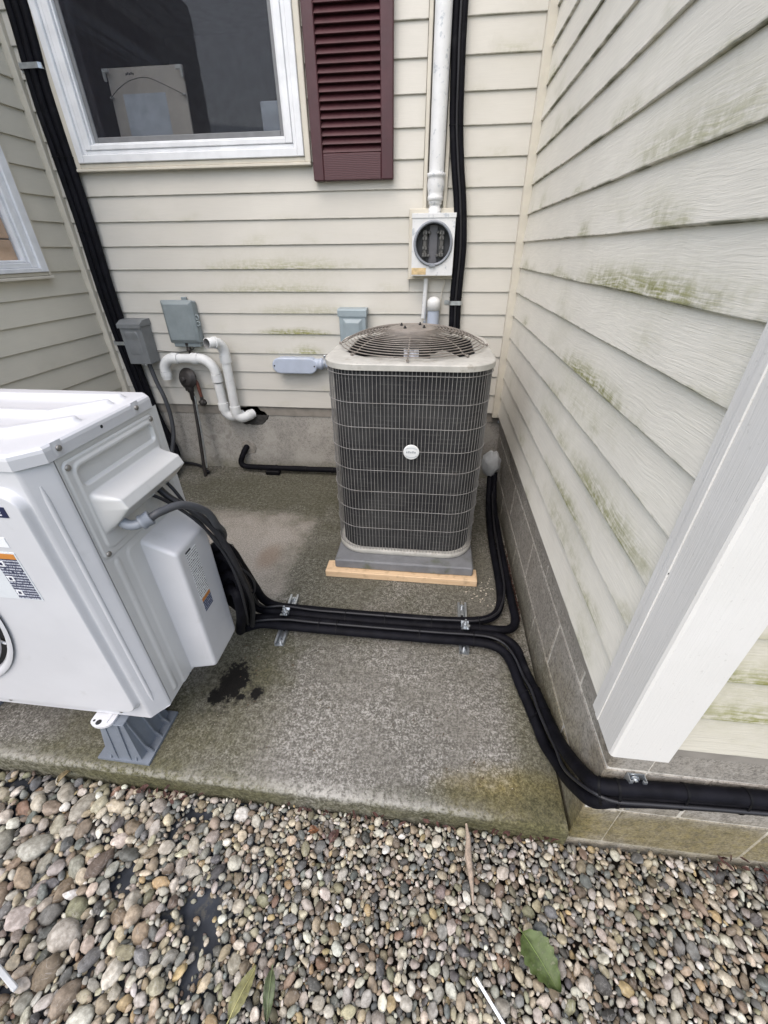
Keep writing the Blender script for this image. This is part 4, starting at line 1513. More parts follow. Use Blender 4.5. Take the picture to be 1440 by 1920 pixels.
# deck: grid clipped to the inner outline
def clampdeck(x, y):
    o = 0.026
    x = min(max(x, TX0 + o), TX1 - o); y = min(max(y, TY0 + o), TY1 - o)
    cx, cy = TX1 - CHX - o * 0.6, TY0 + CHY + o * 0.6        # front right chamfer
    ax, ay, bx, by = cx, TY0 + o, TX1 - o, cy
    s_ = (bx - ax) * (y - ay) - (by - ay) * (x - ax)
    if s_ < 0:
        t = ((x - ax) * (bx - ax) + (y - ay) * (by - ay)) / ((bx - ax) ** 2 + (by - ay) ** 2)
        t = min(1, max(0, t)); x, y = ax + t * (bx - ax), ay + t * (by - ay)
    ax, ay, bx, by = TX1 - o, TY1 - 0.028 - o * 0.3, TX1 - 0.030 - o * 0.6, TY1 - o
    s_ = (bx - ax) * (y - ay) - (by - ay) * (x - ax)
    if s_ < 0:
        t = ((x - ax) * (bx - ax) + (y - ay) * (by - ay)) / ((bx - ax) ** 2 + (by - ay) ** 2)
        t = min(1, max(0, t)); x, y = ax + t * (bx - ax), ay + t * (by - ay)
    return x, y
def deck(u, v):
    x, y = clampdeck(TX0 + (TX1 - TX0) * u, TY0 + (TY1 - TY0) * v)
    return (x, y, TZ + 0.0005 + top_h(x, y))
mb.grid(230, 110, deck)
tc = part('top_cover', mb, MAT['hp'], hp)
for (y, z) in ((0.727, 1.101), (0.995, 1.101)):
    mb = MB()
    mb.grid(10, 8, lambda u, v: (TX1 + 0.0006 + 0.0022 * sstep(1 - math.hypot((u - 0.5) * 2, (v - 0.45) * 1.8)), y - 0.014 + 0.028 * u, z - 0.018 + 0.032 * v))
    part('screw_boss', mb, MAT['hp'], tc)
    screw(tc, (TX1 + 0.003, y, z - 0.002), (1, 0, 0), 0.0070)
mb = MB()
mb.cyl((TX1 - 0.002, 0.862, 1.096), (TX1 + 0.0008, 0.862, 1.096), 0.0042, 10)
part('screw_hole', mb, MAT['dark'], tc)
for x in (-1.315, -0.926):
    screw(hp, (x, HY0 - 0.001, 0.222), (0, -1, 0), 0.006)
screw(hp, (HX1 + 0.001, 0.822, 0.198), (1, 0, 0), 0.005, 'motor')
# print on the front
mb = MB()
mb.box((-1.10, HY0 - 0.037 + 0.0155, 0.9755), (-0.882, HY0 - 0.037 + 0.0172, 1.002))
nb = part('name_plate', mb, MAT['navy'], hp)
mb = MB()
yy = HY0 - 0.037 + 0.0148
for q in ((-0.911, -0.9075, 0.981, 0.997),):
    mb.box((q[0], yy, q[2]), (q[1], yy + 0.0006, q[3]))
for z in (0.981, 0.9875, 0.994):
    mb.box((-0.9073, yy, z), (-0.8945, yy + 0.0006, z + 0.003))
part('plate_letter', mb, MAT['wlabel'], nb)
mb = MB()
mb.box((-1.06, HY0 - 0.037 + 0.0158, 0.892), (-0.927, HY0 - 0.037 + 0.0172, 0.919))
part('energy_sticker', mb, MAT['wlabel'], hp)
mb = MB()
mb.box((-1.13, HY0 - 0.037 + 0.0158, 0.727), (-0.925, HY0 - 0.037 + 0.0172, 0.877))
wl = part('warning_label', mb, simple('label_sheet', (0.62, 0.645, 0.66), 0.4, var=0.02), hp)
mb = MB()
mb.box((-0.988, HY0 - 0.037 + 0.0152, 0.731), (-0.929, HY0 - 0.037 + 0.0157, 0.857))
mb.cur = 1
mb.box((-1.125, HY0 - 0.037 + 0.0152, 0.8575), (-0.929, HY0 - 0.037 + 0.0157, 0.873))
part('warning_print', mb, [MAT['pr_dark'], MAT['orange']], wl)
mb = MB()
for (x, z) in ((-0.976, 0.842), (-0.976, 0.796), (-0.976, 0.751)):
    mb.box((x - 0.009, HY0 - 0.037 + 0.0146, z - 0.008), (x + 0.008, HY0 - 0.037 + 0.0151, z + 0.008))
    mb.cur = 1
    mb.box((x - 0.004, HY0 - 0.037 + 0.0140, z - 0.004), (x + 0.003, HY0 - 0.037 + 0.0145, z + 0.004))
    mb.cur = 0
part('warning_symbols', mb, [MAT['wlabel'], MAT['navy']], wl)
# mounting feet, stands
def foot(xc):
    mb = MB()
    ring = []
    for i in range(11):
        a = PI + PI * i / 10
        ring.append((xc + 0.037 * math.cos(a), 0.628 + 0.022 * math.sin(a)))
    poly = ring + [(xc + 0.037, 0.70), (xc - 0.037, 0.70)]
    mb.prism(poly, 'z', 0.190, 0.1975)
    mb.box((xc + 0.004, 0.622, 0.1976), (xc + 0.020, 0.66, 0.1995), 0.0008)
    f_ = part('mounting_foot', mb, MAT['hp'], hp)
    mb = MB()
    mb.lathe([(0.009, 0.1977), (0.0001, 0.1982)], (xc - 0.008, 0.622, 0), 'z', 14, (False, False))
    mb.lathe([(0.004, 0.1977), (0.0001, 0.1982)], (xc - 0.026, 0.626, 0), 'z', 10, (False, False))
    part('slot_hole', mb, MAT['dark'], f_)
def stand(xc, label, grp):
    t = thing('equipment_stand', label, 'stand', (xc, 0.69, 0.0), 0, grp)
    mb = MB()
    mb.prism([(xc - 0.093, 0.600), (xc + 0.093, 0.598), (xc + 0.090, 0.785), (xc - 0.093, 0.785)], 'z', 0.001, 0.011)
    part('base_plate', mb, MAT['stand'], t)
    mb = MB()
    def rg(z):
        k = (z - 0.011) / 0.178
        hx, hy = 0.062 - 0.020 * k, 0.083 - 0.022 * k
        cy = 0.692
        return [(xc - hx, cy - hy, z), (xc - hx * 0.35, cy - hy - 0.004, z), (xc + hx * 0.35, cy - hy - 0.004, z), (xc + hx, cy - hy, z),
                (xc + hx + 0.003, cy, z), (xc + hx, cy + hy, z), (xc, cy + hy + 0.003, z), (xc - hx, cy + hy, z), (xc - hx - 0.003, cy, z)]
    mb.loft([rg(0.0112), rg(0.186), ], smooth=False)
    part('stand_body', mb, MAT['stand'], t)
    mb = MB()
    mb.box((xc - 0.05, 0.622, 0.1862), (xc + 0.05, 0.760, 0.1898), 0.0015)
    part('top_plate', mb, MAT['stand'], t)
    for (bx0, by0, tx, ty) in ((-0.020, 0.606, -0.014, 0.624), (0.026, 0.606, 0.018, 0.624), (0.065, 0.640, 0.045, 0.655), (0.067, 0.690, 0.047, 0.69),
                               (0.065, 0.740, 0.045, 0.73), (-0.065, 0.64, -0.045, 0.655), (-0.067, 0.69, -0.047, 0.69)):
        mb = MB()
        side = abs(bx0) > 0.05
        w = 0.0022
        sg = 1 if bx0 > 0 else -1
        if side:
            q = [(xc + bx0 + sg * 0.022, 0.0112), (xc + bx0 - sg * 0.008, 0.0112), (xc + tx - sg * 0.006, 0.186), (xc + tx + sg * 0.003, 0.186), (xc + bx0 + sg * 0.003, 0.040)]
            mb.prism(q, 'y', by0 - w, by0 + w)
        else:
            q = [(0.604, 0.0112), (0.630, 0.0112), (0.640, 0.186), (0.6235, 0.186), (0.6055 - 0.0, 0.045)]
            mb.prism(q, 'x', xc + bx0 - w, xc + bx0 + w)
        part('rib', mb, MAT['stand'], t)
    for (px, sg) in ((-0.045, -1), (0.046, 1)):
        mb = MB()
        mb.prism([(0.596 + 0.006, 0.0113), (0.612, 0.0113), (0.612, 0.034)], 'x', xc + px - 0.002, xc + px + 0.002)
        part('gusset', mb, MAT['stand'], t)
SG = 'grey stands carrying the heat pump'
stand(-0.965, 'grey ribbed plastic stand under the front right corner of the white heat pump', SG)
foot(-0.985)
stand(-1.66, 'grey ribbed plastic stand under the front left end of the white heat pump', SG)
foot(-1.68)

# ------------------------------------------------------------------ wires and conduit at the heat pump
def hose(parent, name, pts, r, mat, n=8, sides=12, jitter=0.0, label=None):
    P_ = spline(pts, n)
    rr = [r * (1 + jitter * fnoise(i * 0.35, r * 100, pts[0][0])) for i in range(len(P_))]
    mb = MB()
    mb.tube(P_, rr, sides)
    return part(name, mb, mat, parent, label), P_


cw_ = thing('flexible_conduit', 'grey flexible conduit with elbow connector plugged into the heat pump', 'conduit', (-0.66, 0.9, 0.6))
hose(cw_, 'conduit_hose', [(-0.712, 0.806, 0.868), (-0.690, 0.828, 0.878), (-0.662, 0.886, 0.866), (-0.640, 0.945, 0.808), (-0.640, 0.978, 0.738), (-0.668, 1.045, 0.655), (-0.735, 1.125, 0.53), (-0.83, 1.20, 0.22), (-0.92, 1.3, 0.03)], 0.0110, MAT['conduit'], 10)
mb = MB()
mb.tube(spline([(-0.772, 0.782, 0.876), (-0.757, 0.783, 0.864), (-0.741, 0.789, 0.860), (-0.727, 0.796, 0.863)], 5), 0.0135, 14)
part('elbow', mb, MAT['conn'], cw_)
mb = MB()
a_, b_ = Vector((-0.729, 0.795, 0.862)), Vector((-0.707, 0.811, 0.872))
mb.tube([a_, a_.lerp(b_, 0.05), a_.lerp(b_, 0.3), a_.lerp(b_, 0.34), a_.lerp(b_, 0.95), b_], [0.015, 0.0205, 0.0205, 0.0185, 0.0205, 0.0165], 18)
part('compression_nut', mb, MAT['conn'], cw_)
mb = MB()
mb.cyl((-0.783, 0.782, 0.884), (-0.774, 0.782, 0.878), 0.019, 8)
part('lock_nut', mb, MAT['brass'], cw_)

lb = thing('refrigerant_lines', 'bundle of black insulated pipes running across the slab from heat pump to wall corner', 'pipe bundle', (0.0, 1.25, 0.03))
TR = 0.0188
T1 = [(-0.785, 1.066, 0.50), (-0.725, 1.065, 0.578), (-0.674, 1.060, 0.575), (-0.674, 1.115, 0.44), (-0.700, 1.215, 0.25), (-0.712, 1.280, 0.12), (-0.675, 1.306, 0.056), (-0.57, 1.309, 0.043)] + \
     [(x, y, 0.0408) for x, y in ((-0.30, 1.306), (-0.1, 1.306), (0.10, 1.308), (0.245, 1.321), (0.325, 1.350), (0.368, 1.415), (0.386, 1.53), (0.388, 1.70), (0.388, 1.90), (0.396, 2.12))] + [(0.405, 2.30, 0.06), (0.41, 2.42, 0.16), (0.41, 2.46, 0.24)]
T2 = [(-0.785, 1.062, 0.44), (-0.715, 1.058, 0.545), (-0.656, 1.038, 0.538), (-0.668, 1.09, 0.40), (-0.706, 1.180, 0.22), (-0.724, 1.242, 0.10), (-0.675, 1.270, 0.051), (-0.57, 1.272, 0.0445)] + \
     [(x, y, 0.0408) for x, y in ((-0.30, 1.270), (-0.1, 1.270), (0.10, 1.272), (0.25, 1.279), (0.34, 1.279), (0.398, 1.290), (0.429, 1.335), (0.432, 1.42), (0.430, 1.60), (0.431, 1.85), (0.437, 2.12))] + [(0.44, 2.32, 0.06), (0.44, 2.43, 0.15), (0.44, 2.46, 0.22)]
T3 = [(-0.785, 1.06, 0.36), (-0.71, 1.055, 0.455), (-0.646, 1.026, 0.475), (-0.662, 1.055, 0.35), (-0.716, 1.130, 0.18), (-0.738, 1.192, 0.085), (-0.685, 1.233, 0.048), (-0.57, 1.236, 0.0445)] + \
     [(x, y, 0.0408) for x, y in ((-0.30, 1.234), (-0.1, 1.234), (0.10, 1.236), (0.25, 1.242), (0.34, 1.240), (0.385, 1.222), (0.412, 1.18), (0.425, 1.10), (0.440, 1.03))] + \
     [(0.450, 0.955, 0.062), (0.460, 0.863, 0.080), (0.4625, 0.767, 0.125), (0.4625, 0.68, 0.190), (0.4625, 0.612, 0.250), (0.470, 0.560, 0.300), (0.510, 0.548, 0.318), (0.58, 0.5485, 0.326), (0.70, 0.5485, 0.335), (0.86, 0.5485, 0.344), (1.1, 0.5485, 0.35), (1.5, 0.5485, 0.35), (2.2, 0.5485, 0.35)]
T4 = [(-0.785, 1.06, 0.28), (-0.71, 1.050, 0.39), (-0.655, 1.008, 0.41), (-0.674, 1.025, 0.28), (-0.735, 1.085, 0.13), (-0.757, 1.143, 0.07), (-0.70, 1.196, 0.046), (-0.57, 1.200, 0.042)] + \
     [(x, y, 0.0408) for x, y in ((-0.30, 1.199), (-0.1, 1.199), (0.10, 1.200), (0.23, 1.202), (0.305, 1.194), (0.355, 1.164), (0.382, 1.10), (0.396, 1.02))] + \
     [(0.415, 0.95, 0.035), (0.432, 0.88, 0.030), (0.445, 0.80, 0.035), (0.4575, 0.73, 0.070), (0.4615, 0.66, 0.118), (0.4615, 0.595, 0.190), (0.472, 0.545, 0.248), (0.515, 0.540, 0.277), (0.58, 0.543, 0.284), (0.70, 0.547, 0.295), (0.86, 0.5485, 0.306), (1.1, 0.5485, 0.312), (1.5, 0.5485, 0.306), (2.2, 0.5485, 0.306)]
paths = []
for T in (T1, T2, T3, T4):
    _, P_ = hose(lb, 'insulated_pipe', T, TR, MAT['black'], 8, 14, 0.05)
    paths.append(P_)
C1 = [(-0.775, 0.919, 0.874), (-0.745, 0.936, 0.84), (-0.70, 0.958, 0.775), (-0.655, 0.978, 0.68), (-0.635, 1.01, 0.57), (-0.645, 1.07, 0.42), (-0.685, 1.17, 0.21), (-0.695, 1.255, 0.095), (-0.62, 1.288, 0.074), (-0.48, 1.2880, 0.0632)] + \
     [(x, y, 0.0630) for x, y in ((-0.35, 1.2880), (-0.2, 1.288), (0.0, 1.2880), (0.15, 1.295), (0.25, 1.302))] + [(0.33, 1.335, 0.0675), (0.372, 1.40, 0.068), (0.402, 1.53, 0.067), (0.408, 1.8, 0.066), (0.415, 2.12, 0.066), (0.43, 2.40, 0.12)]
C2 = [(-0.775, 0.993, 0.877), (-0.752, 0.99, 0.845), (-0.725, 0.987, 0.79), (-0.68, 0.99, 0.69), (-0.64, 0.99, 0.585), (-0.625, 0.99, 0.46), (-0.655, 1.03, 0.28), (-0.712, 1.115, 0.135), (-0.705, 1.180, 0.085), (-0.60, 1.215, 0.067), (-0.46, 1.2165, 0.0632)] + \
     [(x, y, 0.0630) for x, y in ((-0.30, 1.2165), (-0.1, 1.2165), (0.10, 1.218), (0.23, 1.221), (0.31, 1.214), (0.362, 1.183), (0.392, 1.12), (0.410, 1.04))] + \
     [(0.425, 0.97, 0.078), (0.432, 0.88, 0.090), (0.442, 0.80, 0.105), (0.446, 0.73, 0.135), (0.4405, 0.66, 0.175), (0.440, 0.60, 0.235), (0.460, 0.545, 0.290), (0.505, 0.5255, 0.297), (0.60, 0.526, 0.303), (0.8, 0.5275, 0.318), (1.1, 0.5275, 0.328), (2.2, 0.5275, 0.328)]
for C_ in (C1, C2):
    hose(lb, 'control_cable', C_, 0.0052, MAT['cable'], 8, 8)
hose(lb, 'control_cable', [(-0.775, 0.955, 0.874), (-0.745, 0.955, 0.84), (-0.69, 0.965, 0.79), (-0.645, 0.98, 0.70), (-0.622, 1.0, 0.55), (-0.64, 1.06, 0.32), (-0.71, 1.14, 0.10)], 0.0105, MAT['cable'], 8, 10)
hose(lb, 'control_cable', [(-0.645, 1.00, 0.56), (-0.612, 1.02, 0.52), (-0.602, 1.045, 0.45), (-0.622, 1.065, 0.375), (-0.66, 1.075, 0.36)], 0.004, MAT['cable'], 8, 8)
mb = MB()
mb.ball((-0.722, 1.098, 0.40), (0.050, 0.040, 0.170), 20, 16, lambda d: 1 + 0.12 * fnoise(d.x * 3, d.y * 3, d.z * 5))  # added black lump that darkens the bright gaps between the pipe humps
part('dark_gap_filler', mb, MAT['black'], lb)
for (x, y, z) in ((-0.776, 0.919, 0.876), (-0.776, 0.993, 0.879)):
    mb = MB()
    mb.tube([(x - 0.012, y, z + 0.010), (x, y, z + 0.001), (x + 0.006, y + 0.001, z - 0.006)], [0.017, 0.017, 0.013], 10)
    part('cable_gland', mb, MAT['zinc'], lb)


def tie_at(parent, pths, frac_x=None, idx=None, pad=0.0015, w=0.0032):
    """cable tie: convex loop round the tubes at given points with direction d"""
    pts_, d = idx
    d = Vector(d).normalized()
    a = d.orthogonal().normalized()
    b = d.cross(a)
    c = sum((Vector(p) for p, r in pts_), Vector()) / len(pts_)
    loop = []
    for k in range(28):
        t = 2 * PI * k / 28
        n_ = a * math.cos(t) + b * math.sin(t)
        best = max((Vector(p) - c).dot(n_) + r for p, r in pts_)
        loop.append((n_, best))
    P_ = []
    for k in range(28):
        n_, s_ = loop[k]
        n2_, s2_ = loop[(k + 1) % 28]
        # intersection of two support lines
        A = np.array([[n_.dot(a), n_.dot(b)], [n2_.dot(a), n2_.dot(b)]])
        u, v = np.linalg.solve(A, np.array([s_, s2_]))
        P_.append(c + a * (u * 1.01) + b * (v * 1.01))
    mb = MB()
    rings = []
    for e in (-w / 2, w / 2):
        rings.append([p + d * e + (p - c).normalized() * pad for p in P_])
    inner = [[p + d * e for p in P_] for e in (w / 2, -w / 2)]
    mb.loft([inner[1], rings[0], rings[1], inner[0]], True, (False, False), False)
    return part('cable_tie', mb, MAT['tie'], parent)


for x in (-0.335, -0.155, 0.055, 0.265):
    tie_at(lb, None, None, ([((x, 1.306 if x < 0.2 else 1.324, 0.0408), TR), ((x, 1.270, 0.0408), TR), ((x, 1.2880 if x < 0.2 else 1.300, 0.0630), 0.0055)], (1, 0.02, 0)))
for x in (-0.44, -0.36, 0.005, 0.235):
    tie_at(lb, None, None, ([((x, 1.234, 0.0412), TR), ((x, 1.200, 0.0412), TR), ((x, 1.2165, 0.0630), 0.0055)], (1, 0.0, 0)))
for (p3, p4, d) in (((0.446, 0.985, 0.056), (0.408, 0.975, 0.038), (0.25, -1, 0)), ((0.457, 0.89, 0.074), (0.430, 0.885, 0.030), (0.15, -1, 0.1))):
    tie_at(lb, None, None, ([(p3, TR), (p4, TR)], d))
for (p3, p4, d) in (((0.480, 0.553, 0.309), (0.484, 0.543, 0.264), (0.8, -0.3, 0.3)), ((0.515, 0.548, 0.3185), (0.515, 0.540, 0.277), (1, 0, 0.1)),
                    ((0.665, 0.5485, 0.332), (0.665, 0.546, 0.292), (1, 0, 0)), ((0.80, 0.5485, 0.341), (0.80, 0.548, 0.302), (1, 0, 0)), ((1.0, 0.5485, 0.347), (1.0, 0.5485, 0.309), (1, 0, 0))):
    tie_at(lb, None, None, ([(p3, TR), (p4, TR)], d), w=0.006)
for (y, xs_) in ((1.62, (0.388, 0.430)), (1.88, (0.388, 0.4315))):
    tie_at(lb, None, None, ([((xs_[0], y, 0.0435), TR), ((xs_[1], y, 0.0435), TR)], (0, 1, 0)))
tie_at(lb, None, None, ([((-0.655, 1.005, 0.60), 0.012), ((-0.665, 1.045, 0.575), 0.023)], (0.2, 0.2, -1)))


def strut(c0, c1, label, group, upv=(0, 0, 1), nm='strut_channel'):
    a, b = Vector(c0), Vector(c1)
    t = thing(nm, label, 'strut channel', tuple((a + b) / 2), 0, group)
    d = (b - a).normalized()
    u = Vector(upv)
    s_ = d.cross(u).normalized()
    w, h, th = 0.0205, 0.0205, 0.0026
    prof = [(-w, h), (-w, 0), (w, 0), (w, h), (w - 0.009, h), (w - 0.009, h - 0.005), (w - 0.009 + 0.0022, h - 0.005), (w - 0.0068, h - th),
            (w - th, h - th), (w - th, th), (-w + th, th), (-w + th, h - th), (-w + 0.0068, h - th), (-w + 0.0068, h - 0.005), (-w + 0.009, h - 0.005), (-w + 0.009, h)]
    mb = MB()
    mb.loft([[tuple(p + s_ * x + u * (y + 0.001)) for x, y in prof] for p in (a, b)], True, (True, True), False)
    part('channel', mb, MAT['zinc'], t)
    L = (b - a).length
    for k in range(max(1, int(L / 0.06))):
        c = a + d * (0.03 + 0.06 * k)
        mb = MB()
        ring = []
        for i in range(12):
            an = 2 * PI * i / 12
            ring.append(tuple(c + s_ * 0.006 * math.cos(an) + d * (0.010 * math.sin(an)) + u * (th + 0.0017)))
        mb.add(ring, [tuple(range(12))])
        part('slot', mb, MAT['dark'], t)
    return t, d, s_, u


SGR = 'strut channels bolted to the slab under the pipe bundle'
s1, *_ = strut((-0.6, 1.122, 0), (-0.618, 1.42, 0), 'short galvanised strut channel under the pipes near the heat pump', SGR)
s2, *_ = strut((0.197, 1.165, 0), (0.199, 1.452, 0), 'short galvanised strut channel under the pipes near the right wall', SGR)
for (t, x, yb) in ((s1, -0.606, 1.2515), (s2, 0.199, 1.2575)):
    mb = MB()
    for dy in (-0.012, 0.012):
        pp_ = [(x - 0.016, yb + dy * 0.2, 0.03), (x - 0.016, yb + dy * 0.4, 0.060), (x - 0.016, yb + dy, 0.075), (x - 0.016, yb + dy * 2.0, 0.078)]
        mb.loft([[(p[0] + e, p[1], p[2]) for p in pp_] + [(p[0] + e, p[1], p[2] + 0.002) for p in reversed(pp_)] for e in (0.0, 0.032)], True, (True, True), False)
    part('pipe_clamp', mb, MAT['zinc'], t)
    mb = MB()
    for zz, r_ in ((0.080, 0.014), (0.090, 0.010), (0.097, 0.0085)):
        mb.cyl((x, yb, zz - 0.004), (x, yb, zz + 0.003), r_, 6)
    mb.cyl((x, yb, 0.01), (x, yb, 0.112), 0.0042, 8)
    mb.cyl((x + 0.012, yb - 0.012, 0.076), (x + 0.012, yb - 0.012, 0.090), 0.008, 6)
    part('clamp_bolt', mb, MAT['zinc'], t)
for (t, x, y) in ((s1, -0.600, 1.142), (s1, -0.616, 1.400), (s2, 0.197, 1.190), (s2, 0.199, 1.435)):
    mb = MB()
    mb.cyl((x, y, 0.0045), (x, y, 0.0075), 0.011, 16)
    mb.cyl((x, y, 0.007), (x, y, 0.014), 0.0085, 6)
    mb.cyl((x, y, 0.013), (x, y, 0.020), 0.0042, 8)
    part('anchor_bolt', mb, MAT['zinc'], t)
s3, *_ = strut((0.555, 0.5715, 0.205), (0.555, 0.5715, 0.352), 'short galvanised strut channel standing behind pipes on the front block base', None, (0, -1, 0))
mb = MB()
mb.cyl((0.555, 0.566, 0.335), (0.555, 0.560, 0.335), 0.0115, 14)
mb.cyl((0.555, 0.560, 0.335), (0.555, 0.553, 0.335), 0.0075, 6)
part('anchor_bolt', mb, MAT['zinc'], s3)
mb = MB()
mb.cyl((0.575, 0.5725, 0.222), (0.575, 0.556, 0.222), 0.014, 16)
part('washer', mb, MAT['zinc'], s3)

# ------------------------------------------------------------------ vertical line sets
def strap(parent, x0, x1, z, y, side=-1, h=0.022, depth=0.053):
    mb = MB()
    pts_ = [(x0 - 0.028, y + 0.0), (x0 - 0.003, y + 0.0), (x0 - 0.002, y - depth * 0.8), (x0 + 0.010, y - depth), (x1 - 0.010, y - depth), (x1 + 0.002, y - depth * 0.8), (x1 + 0.003, y)]
    mb.loft([[(p[0], p[1], z + e) for p in pts_] + [(p[0], p[1] + 0.0022, z + e) for p in reversed(pts_)] for e in (-h / 2, h / 2)], True, (True, True), False)
    s_ = part('pipe_strap', mb, MAT['zinc'], parent)
    mb = MB()
    mb.cyl((x0 - 0.017, y - 0.0003, z), (x0 - 0.017, y - 0.005, z), 0.006, 6)
    part('screw', mb, MAT['zinc'], s_)


lv = thing('line_set', 'black insulated pipes climbing the left end of the back wall beside the window', 'pipe bundle', (-2.1, 2.75, 0.3), 0, 'black line sets on the back wall')
for k, dx in enumerate((-0.0385, 0.0, 0.0385)):
    w = 0.004 * k
    pts_ = [(-2.075 + dx, 2.746, 3.2), (-2.080 + dx, 2.746, 2.5), (-2.105 + dx * 0.98, 2.746 - (k == 1) * 0.006, 2.15), (-2.103 + dx, 2.746, 1.9), (-2.100 + dx, 2.746, 1.6), (-2.108 + dx, 2.746, 1.27),
            (-2.103 + dx, 2.746, 1.0), (-2.080 + dx, 2.744, 0.66), (-2.05 + dx, 2.74, 0.40), (-1.98 + dx, 2.72, 0.12), (-1.90 + dx, 2.55 - 0.05 * k, 0.035), (-1.7, 2.2 - 0.045 * k, 0.03)]
    hose(lv, 'insulated_pipe', pts_, 0.0198, MAT['black'], 8, 12, 0.04)
strap(lv, -2.166, -2.044, 2.25, 2.773)
strap(lv, -2.166, -2.044, 0.935, 2.773)
for z, xc in ((1.90, -2.103), (1.56, -2.101), (1.20, -2.107)):
    tie_at(lv, None, None, ([((xc - 0.0385, 2.746, z), 0.0205), ((xc, 2.746, z), 0.0205), ((xc + 0.0385, 2.746, z), 0.0205)], (0.02, 0, 1)))
rv = thing('line_set', 'black insulated pipes running down the wall beside the white meter conduit', 'pipe bundle', (0.1, 2.75, 0.3), 0, 'black line sets on the back wall')
for k, dx in enumerate((-0.0162, 0.0162)):
    pts_ = [(0.030 + dx, 2.748, 3.2), (0.034 + dx, 2.748, 2.372), (0.040 + dx, 2.744, 2.15), (0.050 + dx, 2.748, 1.966), (0.072 + dx, 2.746, 1.80), (0.095 + dx, 2.744, 1.661), (0.114 + dx, 2.742, 1.47), (0.112 + dx, 2.744, 1.30),
            (0.111 + dx, 2.747, 1.19), (0.116 + dx, 2.746, 1.05), (0.125 + dx, 2.745, 0.7), (0.17 + dx, 2.74, 0.3), (0.25 + dx, 2.70, 0.08), (0.33 + dx, 2.6, 0.035)]
    hose(rv, 'insulated_pipe', pts_, 0.0178, MAT['black'], 8, 12, 0.04)
hose(rv, 'control_cable', [(0.032, 2.7285, 3.2), (0.036, 2.7285, 2.37), (0.042, 2.724, 2.15), (0.051, 2.7285, 1.966), (0.073, 2.7265, 1.80), (0.096, 2.7245, 1.661), (0.114, 2.7225, 1.47), (0.112, 2.7245, 1.30), (0.111, 2.7275, 1.19), (0.116, 2.7265, 1.05), (0.125, 2.725, 0.7)], 0.006, MAT['cable'], 8, 8)
strap(rv, 0.074, 0.148, 1.185, 2.773, depth=0.053)
tie_at(rv, None, None, ([((0.0340, 2.748, 1.963), 0.0185), ((0.0665, 2.748, 1.969), 0.0185)], (0.06, 0, 1)))
tie_at(rv, None, None, ([((0.0950, 2.747, 1.212), 0.0185), ((0.1272, 2.747, 1.212), 0.0185)], (0.0, 0, 1)))

# ------------------------------------------------------------------ meter socket and its pipes
ms = thing('meter_socket', 'chipped white electric meter socket with its round meter missing', 'meter socket', (-0.036, 2.76, 1.31))
mb = MB()
mb.box((-0.173, 2.742, 1.312), (0.086, 2.7735, 1.640), 0.004)
mb.box((-0.180, 2.736, 1.308), (0.090, 2.7735, 1.3115), 0.001)
part('mounting_board', mb, MAT['trim'], ms)
MX0, MX1, MZ0, MZ1, MY = -0.152, 0.077, 1.328, 1.612, 2.683
CXm, CZm, RM = -0.037, 1.479, 0.0965
mb = MB()
N_ = 48
outer, inner = [], []
for k in range(N_):
    a = 2 * PI * k / N_
    c, s_ = math.cos(a), math.sin(a)
    inner.append((CXm + RM * c, MY, CZm + RM * s_))
    tx = ((MX1 if c > 0 else MX0) - CXm) / c if abs(c) > 1e-6 else 1e9
    tz = ((MZ1 if s_ > 0 else MZ0) - CZm) / s_ if abs(s_) > 1e-6 else 1e9
    t = min(tx, tz)
    outer.append((CXm + t * c, MY, CZm + t * s_))
mb.loft([outer, inner], True, (False, False), False)
for (a, b) in (((MX0, MY + 0.0005, MZ0), (MX0 + 0.003, 2.7415, MZ1)), ((MX1 - 0.003, MY + 0.0005, MZ0), (MX1, 2.7415, MZ1)),
               ((MX0 + 0.0031, MY + 0.0005, MZ0), (MX1 - 0.0031, 2.7415, MZ0 + 0.003)), ((MX0 - 0.003, MY - 0.004, MZ1 - 0.018), (MX1 + 0.003, 2.7415, MZ1 + 0.003))):
    mb.box(a, b, 0.001)
for (cx_, cz_) in ((MX0 + 0.001, MZ0 + 0.001),):
    pass
part('socket_box', mb, MAT['whitepaint'], ms)
# fill plate corners (outline ring misses the four corners)
mb = MB()
for (cx_, cz_) in ((MX0, MZ0), (MX1, MZ0), (MX1, MZ1 - 0.016), (MX0, MZ1 - 0.016)):
    sx, sz = (1 if cx_ < CXm else -1), (1 if cz_ < CZm else -1)
    mb.prism([(cx_, cz_), (cx_ + sx * 0.03, cz_), (cx_, cz_ + sz * 0.03)], 'y', MY + 0.0012, MY + 0.004)
part('box_corner', mb, MAT['whitepaint'], ms)
mb = MB()
mb.lathe([(RM + 0.010, 0.0), (RM + 0.010, 0.006), (RM + 0.006, 0.011), (RM - 0.001, 0.011), (RM - 0.004, 0.005), (RM - 0.004, -0.03)], (CXm, MY, CZm), '-y', 56, (False, False))
mb.box((CXm - 0.018, MY - 0.016, CZm - RM - 0.012), (CXm + 0.018, MY - 0.004, CZm - RM + 0.004), 0.002)
part('locking_ring', mb, MAT['conn'], ms)
mb = MB()
mb.box((MX0 + 0.004, 2.7355, MZ0 + 0.004), (MX1 - 0.004, 2.7412, MZ1 - 0.02))
part('back_plate', mb, simple('dark_socket_inside', (0.055, 0.057, 0.06), 0.6, var=0.2), ms)
mb = MB()
mb.box((CXm - 0.024, 2.725, CZm - 0.095), (CXm + 0.024, 2.7353, CZm + 0.09), 0.003)
part('centre_insulator', mb, simple('grey_insulator', (0.10, 0.10, 0.11), 0.5), ms)
JAWM = simple('tinned_jaw', (0.12, 0.12, 0.115), 0.5, 0.2, var=0.3, scale=60)
